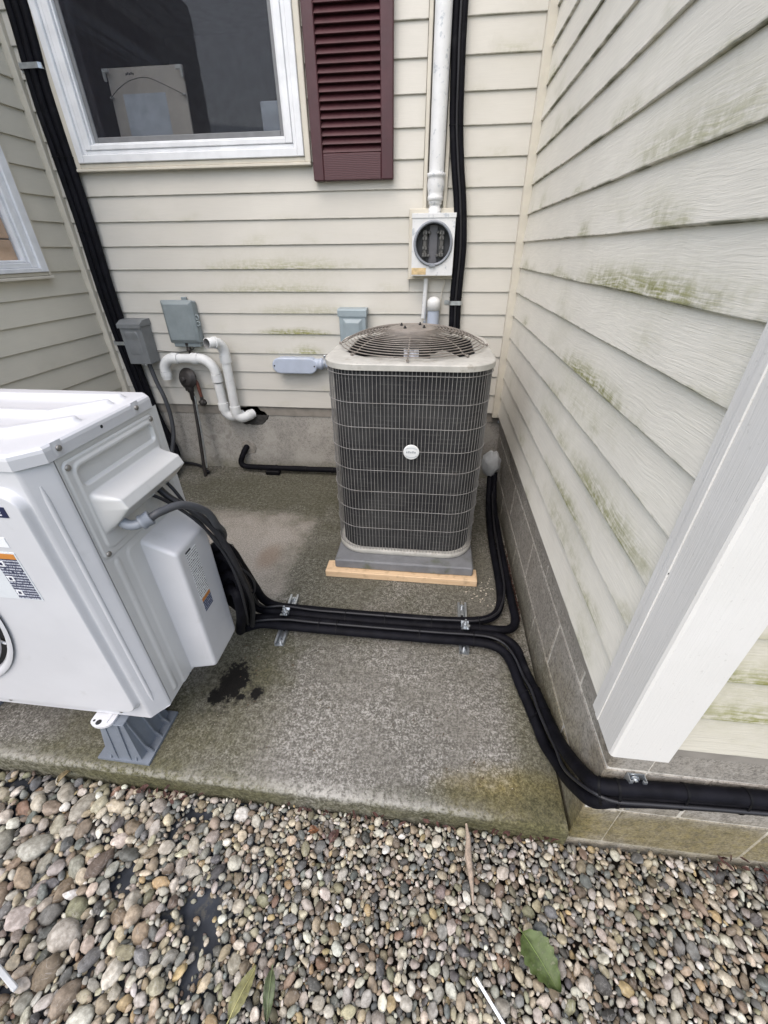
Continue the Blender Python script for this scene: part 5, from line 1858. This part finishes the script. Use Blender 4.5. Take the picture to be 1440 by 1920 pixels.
for sx in (-1, 1):
    x = CXm + sx * 0.046
    mb = MB()
    mb.box((x - 0.011, 2.705, CZm - 0.064), (x + 0.011, 2.7352, CZm + 0.064), 0.003)
    j_ = part('jaw_block', mb, simple('socket_jaw', (0.10, 0.098, 0.092), 0.5, 0.3), ms)
    for dz in (-0.052, -0.02, 0.025, 0.05):
        mb = MB()
        mb.box((x - 0.013, 2.698, CZm + dz - 0.008), (x - 0.002, 2.7045, CZm + dz + 0.008), 0.002)
        mb.box((x + 0.002, 2.698, CZm + dz - 0.008), (x + 0.013, 2.7045, CZm + dz + 0.008), 0.002)
        part('jaw', mb, JAWM, j_)
    for dz in (-0.055, 0.052):
        mb = MB()
        xx = x - sx * 0.022
        mb.tube([(xx, 2.7235, CZm + dz), (xx, 2.710, CZm + dz), (xx, 2.708, CZm + dz)], [0.008, 0.008, 0.005], 10)
        part('lug', mb, JAWM, j_)
mb = MB()
mb.box((-0.151, MY - 0.0016, 1.333), (-0.070, MY - 0.0004, 1.366), 0.0004)
part('adhesive_residue', mb, MAT['tan'], ms)

cp = thing('conduit_riser', 'white painted vertical conduit pipe rising from the meter socket', 'conduit pipe', (-0.037, 2.735, 1.62))
mb = MB()
mb.cyl((-0.041, 2.735, 3.2), (-0.037, 2.735, 1.775), 0.0385, 24)
part('pipe', mb, MAT['whitepaint'], cp)
mb = MB()
mb.tube([(-0.037, 2.735, z) for z in (1.786, 1.784, 1.770, 1.768, 1.755, 1.735, 1.705, 1.690, 1.688, 1.672, 1.670)], [0.040, 0.047, 0.047, 0.0435, 0.0435, 0.0455, 0.040, 0.038, 0.041, 0.041, 0.034], 24)
part('reducer', mb, MAT['whitepaint'], cp)
mb = MB()
mb.tube([(-0.037, 2.735, z) for z in (1.6695, 1.655, 1.654, 1.640, 1.639, 1.6155)], [0.0345, 0.0345, 0.029, 0.029, 0.033, 0.033], 20)
part('nipple', mb, MAT['whitepaint'], cp)
mb = MB()
mb.cyl((-0.068, 2.745, 1.3115), (-0.076, 2.748, 1.10), 0.0135, 14)
solo('small_conduit', mb, MAT['whitepaint'], 'thin white conduit dropping from the bottom of the meter socket', 'conduit pipe', (-0.07, 2.746, 1.1))
wr = MB()
wr.tube(spline([(0.045, 2.752, 1.315), (0.038, 2.755, 1.28), (0.028, 2.760, 1.24), (0.024, 2.762, 1.19), (0.024, 2.764, 1.12)], 6), 0.0035, 8)
solo('ground_wire', wr, simple('bone_wire', (0.55, 0.52, 0.45), 0.5), 'thin bone coloured wire hanging from the right underside of the meter socket', 'wire', (0.03, 2.76, 1.1))
cpp = thing('capped_pipe', 'bluish plastic pipe with domed white cap behind the old condenser', 'pipe', (-0.016, 2.715, 0))
mb = MB()
mb.cyl((-0.016, 2.715, 0.002), (-0.016, 2.715, 1.148), 0.0345, 24)
part('pipe', mb, MAT['pvcg'], cpp)
mb = MB()
mb.tube([(-0.016, 2.715, z) for z in (1.147, 1.1475, 1.195, 1.203, 1.212, 1.218, 1.2205)], [0.034, 0.0385, 0.0385, 0.036, 0.027, 0.015, 0.001], 24)
part('cap', mb, MAT['pvc'], cpp)
mb = MB()
mb.tube(spline([(-0.058, 2.712, 1.16), (-0.062, 2.708, 1.12), (-0.066, 2.705, 1.085), (-0.063, 2.704, 1.06)], 5), 0.003, 6)
mb.box((-0.074, 2.699, 1.075), (-0.059, 2.709, 1.092), 0.002)
part('wire_tail', mb, MAT['conn'], cpp)

# ------------------------------------------------------------------ boxes on the wall
d1 = thing('disconnect_box', 'dark grey electrical disconnect box mounted on the back wall beside left black pipes', 'electrical box', (-1.968, 2.77, 0.815))
mb = MB()
mb.box((-2.043, 2.664, 0.815), (-1.893, 2.774, 1.048), 0.003)
part('box_body', mb, MAT['grey1'], d1)
mb = MB()
mb.prism([(2.655, 1.040), (2.655, 1.063), (2.700, 1.084), (2.774, 1.086), (2.774, 1.0485), (2.662, 1.0485), (2.662, 1.040)], 'x', -2.049, -1.887)
part('hood', mb, MAT['grey1'], d1)
mb = MB()
mb.grid(40, 40, lambda u, v: (-2.022 + 0.106 * u, 2.6635 - 0.006 * rbox(u, v, 0.10, 0.86, 0.05, 0.96, 0.12, 0.06) * (0.25 + 0.75 * sstep((v - 0.6) / 0.3)), 0.875 + 0.145 * v))
part('embossed_panel', mb, MAT['grey1'], d1)
mb = MB()
mb.cyl((-1.968, 2.69, 0.8148), (-1.968, 2.69, 0.804), 0.013, 8)
mb.cyl((-1.935, 2.668, 0.8148), (-1.935, 2.668, 0.806), 0.008, 8)
part('hub_fitting', mb, MAT['zinc'], d1)
mb = MB()
mb.tube(spline([(-1.945, 2.715, 0.82), (-1.94, 2.715, 0.77), (-1.925, 2.71, 0.68), (-1.90, 2.705, 0.58), (-1.89, 2.70, 0.45), (-1.90, 2.68, 0.30), (-1.93, 2.60, 0.12), (-1.85, 2.40, 0.03), (-1.5, 2.0, 0.02)], 8), 0.0145, 12)
part('whip_hose', mb, MAT['conduit'], d1)

d2 = thing('telephone_box', 'grey plastic utility interface box with side latches on the back wall', 'utility box', (-1.64, 2.77, 0.92))
mb = MB()
mb.box((-1.738, 2.735, 0.945), (-1.532, 2.7735, 1.190), 0.006)
mb.box((-1.728, 2.725, 0.918), (-1.545, 2.7735, 0.9445), 0.004)
part('box_body', mb, MAT['grey2'], d2)
mb = MB()
def lid(i, z_, y):
    return rsq(-1.640, 1.070, 0.105 - i, 0.127 - i, 0.010, y, 5, 'y')
mb.loft([lid(0.0, 0, 2.7345), lid(0.0, 0, 2.722), lid(0.004, 0, 2.716), lid(0.014, 0, 2.710), lid(0.019, 0, 2.702), lid(0.023, 0, 2.7005)])
part('lid', mb, MAT['grey2'], d2)
mb = MB()
mb.box((-1.675, 2.6985, 0.968), (-1.625, 2.7003, 0.995), 0.0006)
part('raised_plate', mb, MAT['grey2'], d2)
mb = MB()
mb.box((-1.620, 2.755, 1.1905), (-1.585, 2.7735, 1.212), 0.003)
part('mounting_tab', mb, MAT['grey2'], d2)
for z in (1.098, 1.060):
    mb = MB()
    mb.tube([(-1.526 + 0.012 * math.cos(2 * PI * k / 16), 2.735 - 0.005, z + 0.013 * math.sin(2 * PI * k / 16)) for k in range(16)], 0.005, 8, False, True)
    part('latch', mb, MAT['grey2'], d2)
mb = MB()
mb.tube([(-1.640, 2.738, z) for z in (0.944, 0.925, 0.924, 0.905, 0.903, 0.890, 0.889, 0.85)], [0.017, 0.017, 0.013, 0.013, 0.0165, 0.0165, 0.008, 0.008], 14)
part('cable_gland', mb, MAT['iron'], d2)
mb = MB()
mb.tube(spline([(-1.60, 2.745, 0.92), (-1.615, 2.75, 0.90), (-1.66, 2.755, 0.885), (-1.75, 2.758, 0.878), (-1.89, 2.760, 0.885)], 6), 0.0022, 6)
part('thin_wire', mb, MAT['cable'], d2)

d3 = thing('disconnect_box', 'blue-grey disconnect box on the wall behind the old condenser', 'electrical box', (-0.508, 2.77, 0.9))
mb = MB()
mb.box((-0.590, 2.703, 0.88), (-0.425, 2.774, 1.118), 0.003)
part('box_body', mb, MAT['grey3'], d3)
mb = MB()
mb.prism([(2.697, 1.112), (2.697, 1.145), (2.706, 1.153), (2.774, 1.156), (2.774, 1.1185), (2.7025, 1.1185), (2.7025, 1.112)], 'x', -0.597, -0.419)
part('hood', mb, MAT['grey3'], d3)
mb = MB()
def pyr(i, y): return rsq(-0.507, 1.01, 0.060 - i, 0.088 - i, 0.004, y, 3, 'y')
mb.loft([pyr(0, 2.7027), pyr(0.002, 2.700), pyr(0.020, 2.690), pyr(0.022, 2.6895)], caps=(False, True), smooth=False)
part('embossed_panel', mb, MAT['grey3'], d3)

lbz = thing('conduit_fitting', 'bluish oval conduit body lying sideways on the siding left of the condenser', 'conduit fitting', (-0.91, 2.74, 0.81))
def caps_(x0, x1, zc, r, y, n=12):
    out = []
    for i in range(n + 1):
        a = PI / 2 + PI * i / n
        out.append((x0 + r + r * math.cos(a), y, zc + r * math.sin(a)))
    for i in range(n + 1):
        a = -PI / 2 + PI * i / n
        out.append((x1 - r + r * math.cos(a), y, zc + r * math.sin(a)))
    return out
mb = MB()
mb.loft([caps_(-1.052, -0.766, 0.816, 0.043, 2.773), caps_(-1.054, -0.764, 0.816, 0.045, 2.712)], caps=(True, True))
part('body', mb, MAT['pvcg'], lbz)
mb = MB()
mb.loft([caps_(-1.060, -0.758, 0.813, 0.0495, 2.7117), caps_(-1.060, -0.758, 0.813, 0.0495, 2.7035), caps_(-1.055, -0.763, 0.813, 0.0455, 2.700), caps_(-1.050, -0.768, 0.813, 0.041, 2.6998)])
part('cover_plate', mb, MAT['pvcg'], lbz)
for x in (-1.045, -0.774):
    mb = MB()
    mb.cyl((x, 2.6998, 0.813), (x, 2.6975, 0.813), 0.005, 10)
    part('screw', mb, MAT['iron'], lbz)
mb = MB()
mb.tube([(x, 2.735, 0.822) for x in (-0.775, -0.742, -0.741, -0.725, -0.724, -0.56)], [0.033, 0.033, 0.037, 0.037, 0.0285, 0.0285], 20)
part('conduit_stub', mb, MAT['pvcg'], lbz)
mb = MB()
mb.tube([(-0.708, 2.735 + 0.031 * math.cos(2 * PI * k / 28), 0.822 + 0.031 * math.sin(2 * PI * k / 28)) for k in range(28)], 0.004, 6, False, True)
mb.box((-0.716, 2.730, 0.852), (-0.700, 2.748, 0.878), 0.003)
part('pipe_clamp', mb, MAT['zinc'], lbz)
mb = MB()
mb.tube(spline([(-0.56, 2.735, 0.822), (-0.525, 2.735, 0.826), (-0.51, 2.736, 0.845), (-0.508, 2.737, 0.8795)], 5), 0.0285, 18)
part('elbow', mb, MAT['pvcg'], lbz)

# ------------------------------------------------------------------ white vent pipes
PR, FR = 0.0305, 0.0365
def socketring(mb, p, d, L=0.040):
    p, d = Vector(p), Vector(d).normalized()
    mb.tube([p - d * L / 2, p + d * L / 2], FR, 24)
g1 = 'white plastic vent pipes rising from the wall hole'
v1 = thing('vent_pipe', 'white plastic vent pipe bent over in a cane shape with its end down', 'pipe', (-1.47, 2.72, 0.45), 0, g1)
mb = MB(); mb.cyl((-1.471, 2.712, 0.545), (-1.473, 2.712, 0.685), PR, 20); part('pipe', mb, MAT['pvc'], v1)
mb = MB(); mb.cyl((-1.585, 2.712, 0.847), (-1.715, 2.712, 0.846), PR, 20); part('pipe', mb, MAT['pvc'], v1)
def arc(c, r, a0, a1, u, w, n=10):
    c, u, w = Vector(c), Vector(u), Vector(w)
    return [c + u * (r * math.cos(a0 + (a1 - a0) * i / n)) + w * (r * math.sin(a0 + (a1 - a0) * i / n)) for i in range(n + 1)]
mb = MB()
mb.tube(arc((-1.573, 2.712, 0.747), 0.100, 0, PI / 2, (1, 0, 0), (0, 0, 1)), 0.0335, 20, False)
socketring(mb, (-1.473, 2.712, 0.722), (0, 0, 1), 0.050)
socketring(mb, (-1.595, 2.712, 0.847), (1, 0, 0), 0.046)
part('sweep_elbow', mb, MAT['pvc'], v1)
mb = MB()
mb.tube(arc((-1.750, 2.712, 0.760), 0.086, PI / 2, PI, (1, 0, 0), (0, 0, 1)), 0.0335, 20, False)
socketring(mb, (-1.738, 2.712, 0.846), (1, 0, 0), 0.044)
socketring(mb, (-1.836, 2.712, 0.742), (0, 0, 1), 0.030)
part('elbow', mb, MAT['pvc'], v1)
mb = MB(); mb.tube([(-1.836, 2.712, 0.728), (-1.836, 2.712, 0.706)], [0.0335, 0.031], 20, False); part('pipe_end', mb, MAT['pvc'], v1)
mb = MB()
mb.tube(spline([(-1.470, 2.712, 0.515), (-1.462, 2.714, 0.475), (-1.435, 2.722, 0.45), (-1.40, 2.75, 0.442), (-1.375, 2.79, 0.442)], 5), 0.0335, 20)
socketring(mb, (-1.470, 2.712, 0.525), (0, 0, 1), 0.048)
part('bottom_elbow', mb, MAT['pvc'], v1)
v2 = thing('vent_pipe', 'straight white plastic vent pipe whose top elbow opens towards us', 'pipe', (-1.38, 2.71, 0.45), 0, g1)
mb = MB(); mb.cyl((-1.384, 2.705, 0.52), (-1.378, 2.703, 0.86), PR, 20); part('pipe', mb, MAT['pvc'], v2)
mb = MB()
md = Vector((-0.36, -0.93, 0.10)).normalized()
P0 = Vector((-1.376, 2.703, 0.862))
mb.tube(spline([P0, P0 + Vector((0, 0, 0.035)), P0 + Vector((0, 0, 0.064)) + md * 0.012, P0 + Vector((0, 0, 0.086)) + md * 0.036, P0 + Vector((0, 0, 0.094)) + md * 0.07], 5), 0.034, 20, False)
socketring(mb, (-1.378, 2.703, 0.850), (0, 0, 1), 0.046)
socketring(mb, P0 + Vector((0, 0, 0.094)) + md * 0.064, md, 0.02)
part('top_elbow', mb, MAT['pvc'], v2)
mo = P0 + Vector((0, 0, 0.094)) + md * 0.064
mb = MB()
mb.tube([mo, mo + md * 0.062, mo + md * 0.0635], [PR + 0.001, PR + 0.001, PR - 0.002], 24, False)
part('open_stub', mb, MAT['pvc'], v2)
mb = MB()
mb.tube([mo + md * 0.0634, mo + md * 0.062, mo + md * 0.005], [PR - 0.002, PR - 0.0045, PR - 0.005], 24, False)
part('pipe_bore', mb, MAT['pvcin'], v2)
mb = MB()
mb.tube(spline([(-1.384, 2.705, 0.50), (-1.378, 2.706, 0.462), (-1.352, 2.715, 0.442), (-1.322, 2.745, 0.444), (-1.295, 2.79, 0.452)], 5), 0.0335, 20)
socketring(mb, (-1.384, 2.705, 0.507), (0, 0, 1), 0.046)
socketring(mb, (-1.312, 2.762, 0.448), (0.5, 0.85, 0.1), 0.018)
part('bottom_elbow', mb, MAT['pvc'], v2)

# ------------------------------------------------------------------ black regulator on its rod
rg_ = thing('gas_regulator', 'black round regulator standing on a thin pipe before the concrete base', 'regulator', (-1.69, 2.62, 0))
mb = MB()
dv = Vector((-0.20, -0.95, 0.22)).normalized()
c0 = Vector((-1.690, 2.715, 0.712))
mb.tube([c0 - dv * 0.028, c0 - dv * 0.020, c0 - dv * 0.004, c0 - dv * 0.003, c0 + dv * 0.004, c0 + dv * 0.005, c0 + dv * 0.018, c0 + dv * 0.028, c0 + dv * 0.030], [0.036, 0.058, 0.063, 0.071, 0.071, 0.064, 0.059, 0.041, 0.001], 28)
part('diaphragm_case', mb, MAT['iron'], rg_)
mb = MB()
mb.tube([c0 + dv * 0.024 + Vector((-0.005, 0, -0.006)), c0 + dv * 0.05 + Vector((-0.005, 0, -0.006)), c0 + dv * 0.052 + Vector((-0.005, 0, -0.006))], [0.018, 0.017, 0.012], 14)
part('spring_cap', mb, MAT['iron'], rg_)
mb = MB()
mb.tube([(-1.683, 2.705, 0.66), (-1.680, 2.70, 0.625), (-1.679, 2.70, 0.623), (-1.677, 2.697, 0.57), (-1.677, 2.697, 0.568), (-1.676, 2.695, 0.54)], [0.022, 0.022, 0.016, 0.016, 0.012, 0.012], 12)
mb.box((-1.715, 2.69, 0.632), (-1.682, 2.715, 0.658), 0.003)
part('outlet_neck', mb, MAT['iron'], rg_)
mb = MB()
mb.tube([(-1.676, 2.695, 0.55), (-1.683, 2.66, 0.30), (-1.691, 2.622, 0.06)], 0.0118, 10)
part('black_pipe', mb, MAT['iron'], rg_)
mb = MB()
mb.tube([(-1.655, 2.690, 0.60), (-1.661, 2.66, 0.30), (-1.669, 2.628, 0.07)], 0.0066, 10)
part('steel_rod', mb, MAT['zinc'], rg_)
mb = MB()
mb.tube([(-1.689, 2.627, 0.085), (-1.690, 2.623, 0.070), (-1.690, 2.617, 0.002)], [0.010, 0.013, 0.013], 10)
part('foot_sleeve', mb, MAT['iron'], rg_)
mb = MB()
mb.tube(spline([(-1.655, 2.715, 0.715), (-1.632, 2.715, 0.69), (-1.624, 2.712, 0.64), (-1.618, 2.708, 0.585)], 5), 0.011, 12)
part('side_pipe', mb, MAT['rust'], rg_)
mb = MB()
mb.tube([(-1.640, 2.702, 0.553), (-1.625, 2.700, 0.551), (-1.624, 2.70, 0.551), (-1.600, 2.698, 0.549), (-1.599, 2.698, 0.549), (-1.588, 2.697, 0.548)], [0.010, 0.012, 0.024, 0.024, 0.016, 0.012], 12)
mb.cyl((-1.618, 2.708, 0.59), (-1.617, 2.706, 0.555), 0.012, 10)
part('valve_knob', mb, MAT['iron'], rg_)
mb = MB()
mb.tube(spline([(-2.12, 2.775, 0.022), (-2.0, 2.776, 0.026), (-1.87, 2.772, 0.024), (-1.75, 2.72, 0.02), (-1.695, 2.66, 0.016)], 6), 0.0105, 10)
mb.ball((-1.69, 2.655, 0.02), 0.017, 10, 8)
solo('black_tubing', mb, MAT['cable'], 'thin black tubing along the wall foot ending at the regulator rod', 'tubing', (-1.9, 2.77, 0))

# pipe from the wall to the old condenser
hl = thing('insulated_pipe', 'black foam-wrapped pipe from a wall hole along the slab to the condenser', 'pipe', (-1.0, 2.75, 0))
pts_ = [(-1.395, 2.80, 0.182), (-1.402, 2.778, 0.172), (-1.425, 2.748, 0.125), (-1.440, 2.733, 0.075), (-1.415, 2.725, 0.048), (-1.33, 2.722, 0.044), (-1.2, 2.722, 0.044), (-1.0, 2.725, 0.044), (-0.8, 2.728, 0.044), (-0.62, 2.730, 0.044), (-0.4, 2.70, 0.05), (-0.25, 2.56, 0.08), (-0.2, 2.42, 0.12)]
hose(hl, 'foam_sleeve', pts_, 0.0215, MAT['black'], 9, 14, 0.10)
for x in (-1.16, -0.93, -0.72):
    mb = MB()
    mb.cyl((x - 0.006, 2.7255, 0.044), (x + 0.006, 2.7255, 0.044), 0.0235, 16)
    part('tape_band', mb, MAT['tie'], hl)
mb = MB()
mb.box((-1.235, 2.678, 0.001), (-1.125, 2.705, 0.036), 0.006)
mb.box((-1.225, 2.704, 0.001), (-1.135, 2.745, 0.0215), 0.002)
part('support_block', mb, MAT['tie'], hl)

# wrapped valve end behind the condenser
mb = MB()
def crum(d): return 1 + 0.16 * fnoise(d.x * 2.2, d.y * 2.2, d.z * 2.2) + 0.09 * fnoise(d.x * 6, d.y * 6, d.z * 6)
mb.ball((0.408, 2.47, 0.278), (0.060, 0.062, 0.085), 26, 18, crum)
solo('wrapped_valve', mb, MAT['bag'], 'whitish crumpled wrap round pipe ends between condenser and block wall', 'pipe wrap', (0.408, 2.47, 0.2))

# ------------------------------------------------------------------ small litter
mb = MB()
for (y, z) in ((0.625, 0.62), (0.622, 0.95)):
    mb.cyl((0.4475, y, z), (0.4455, y, z), 0.0028, 8)
part('nail_head', mb, MAT['iron'], rw)
def leaf(name, c, L, W, ang, col, label, curl=0.012, spots=0.3, serr=0.06):
    s = SH('leaf_' + label[:12])
    p = s.pos()
    k = s.noise(p, 60, 4, 0.7)
    cc = s.mix(s.step(k, 0.4, 0.7), col, tuple(v * 0.55 for v in col))
    cc = s.mix(s.m2('MULTIPLY', s.step(s.noise(p, 120, 2), 0.6, 0.7), spots), cc, (0.25, 0.25, 0.15))
    m_ = s.fin(cc, 0.6, 0, s.bump(k, 0.4, 0.001))
    ca, sa = math.cos(ang), math.sin(ang)
    def P_(u, v):
        t = u
        w = W * (math.sin(PI * min(1, t ** 0.75)) ** 0.8) * (1 + serr * math.sin(t * 40)) + 0.0008
        x, y = (t - 0.5) * L, (v - 0.5) * 2 * w
        z = curl * (abs(v - 0.5) * 2) ** 1.5 + 0.006 * math.sin(t * 5) + 0.003 * fnoise(t * 6, v * 5, 2)
        return (c[0] + x * ca - y * sa, c[1] + x * sa + y * ca, c[2] + z)
    mb = MB()
    mb.grid(26, 10, P_)
    t = thing(name, label, 'leaf', c)
    part('leaf_blade', mb, m_, t)
    mb = MB()
    pth = []
    for i in range(14):
        u = -0.10 + 1.05 * i / 13
        q = P_(max(0, u), 0.5)
        ex = min(0, u) * L
        pth.append((q[0] + ex * ca, q[1] + ex * sa, q[2] + 0.0012))
    mb.tube(pth, [0.0016 * (1 - 0.6 * i / 13) for i in range(14)], 6)
    part('midrib', mb, simple('leaf_rib', tuple(min(1, v * 1.7) for v in col), 0.6), t)


leaf('fallen_leaf', (0.350, 0.296, -0.058), 0.120, 0.040, math.radians(-52), (0.075, 0.105, 0.028), 'broad green leaf lying on the gravel at the right', 0.014, 0.35, 0.09)
leaf('fallen_leaf', (-0.375, 0.165, -0.058), 0.095, 0.017, math.radians(72), (0.21, 0.20, 0.085), 'ragged yellowish leaf skeleton lying on the gravel near the bottom edge', 0.006, 0.7)
leaf('fallen_leaf', (-0.310, 0.165, -0.060), 0.085, 0.013, math.radians(-80), (0.08, 0.10, 0.045), 'narrow dark green leaf lying beside the yellowish leaf skeleton', 0.006, 0.3)
leaf('fallen_leaf', (-1.165, 0.560, -0.045), 0.06, 0.009, math.radians(75), (0.22, 0.17, 0.09), 'dry tan leaf propped against the slab edge at the left', 0.010, 0.2)
leaf('fallen_leaf', (-0.288, 0.502, -0.058), 0.030, 0.011, 0.3, (0.16, 0.07, 0.03), 'reddish brown leaf on the gravel just below the slab, left one of two', 0.005, 0.2)
leaf('fallen_leaf', (-0.222, 0.495, -0.058), 0.042, 0.012, 1.1, (0.11, 0.06, 0.05), 'dark curled leaf on the gravel just below the slab, right one of two', 0.008, 0.2)
mb = MB()
mb.tube([(0.178, 0.566, -0.040), (0.184, 0.53, -0.052), (0.181, 0.49, -0.056), (0.187, 0.44, -0.058), (0.189, 0.385, -0.060)], [0.003, 0.008, 0.0105, 0.007, 0.002], 8)
solo('bark_twig', mb, simple('dry_bark', (0.30, 0.235, 0.18), 0.85, var=0.3, scale=60, bump=0.6), 'flat brown sliver of bark leaning on the slab edge over the gravel', 'twig', (0.183, 0.48, -0.06))
mb = MB()
mb.obox((0.217, 0.215, -0.056), (0.0035, 0.047, 0.0025), 0.001, Matrix.Rotation(math.radians(42), 3, 'Z'))
solo('plastic_stick', mb, MAT['wlabel'], 'thin white stick lying on the gravel near the bottom edge', 'stick', (0.217, 0.215, -0.06))
mb = MB()
mb.obox((-0.963, 0.120, -0.048), (0.006, 0.045, 0.004), 0.002, Matrix.Rotation(math.radians(70), 3, 'Z'))
solo('plastic_stick', mb, simple('weathered_stick', (0.42, 0.43, 0.43), 0.7), 'weathered grey stick lying among the larger stones at the bottom left', 'stick', (-0.963, 0.12, -0.05))
# loose litter along wall foot and slab edge
def litter(name, n, posf, col, size, parent=None):
    mb = MB()
    for _ in range(n):
        c = posf()
        a = random.uniform(0, 2 * PI)
        R_ = Matrix.Rotation(a, 3, 'Z') @ Matrix.Rotation(random.gauss(0, 0.5), 3, 'X')
        L_, W_ = size * random.uniform(0.5, 1.4), size * random.uniform(0.2, 0.6)
        pts = [Vector(c) + R_ @ Vector(q) for q in ((-L_, 0, 0), (-L_ * 0.3, -W_, 0.001), (L_ * 0.6, -W_ * 0.7, 0.002), (L_, 0, 0), (L_ * 0.5, W_, 0.002), (-L_ * 0.4, W_ * 0.8, 0))]
        mb.add(pts, [(0, 1, 2, 3, 4, 5)])
    o = link_mesh(name, mb, col)
    setp(o, kind='stuff')
    return o
red = simple('red_brown_litter', (0.050, 0.020, 0.014), 0.8, var=0.5, scale=90)
o = litter('leaf_litter', 190, lambda: ((lambda y: (0.468 - abs(random.gauss(0, 0.008)), y, random.uniform(0.003, 0.012)))(random.triangular(1.36, 1.98, 1.55))), red, 0.0075)
setp(o, 'reddish leaf crumbs gathered along the foot of the block wall', 'leaf litter')
o = litter('leaf_litter', 80, lambda: random.choice(((random.gauss(-0.82, 0.06), 0.545 + random.gauss(0, 0.012), -0.052 + random.uniform(0, 0.01)), (random.gauss(1.0, 0.07), 0.545 + random.gauss(0, 0.012), -0.052 + random.uniform(0, 0.01)),
                                                     (random.uniform(-0.4, 0.45), 0.555 + random.gauss(0, 0.006), -0.054 + random.uniform(0, 0.008)))), red, 0.011)
setp(o, 'dark red leaf scraps on the gravel along the slab edge', 'leaf litter')
o = litter('wood_splinters', 46, lambda: (random.gauss(0.30, 0.05), random.gauss(1.56, 0.06), 0.002), simple('pale_splinter', (0.52, 0.47, 0.38), 0.8), 0.006)
setp(o, 'pale wood splinters scattered on the slab beside the lumber board', 'splinters')

gr = simple('pale_grit', (0.40, 0.37, 0.31), 0.85, var=0.4, scale=90)
def gritpos():
    x, y = random.uniform(-0.75, 0.45), random.uniform(0.62, 1.58)
    return (x, y, 0.0015)
o = litter('grit', 150, gritpos, gr, 0.0028)
setp(o, 'pale grit and crumbs scattered over the bare slab', 'grit')
o = litter('leaf_crumbs', 60, lambda: (random.uniform(-0.9, 0.45), random.triangular(0.60, 1.5, 0.8), 0.002), simple('brown_crumbs', (0.07, 0.045, 0.025), 0.85, var=0.4, scale=90), 0.005)
setp(o, 'small brown leaf crumbs strewn over the open slab', 'leaf litter')
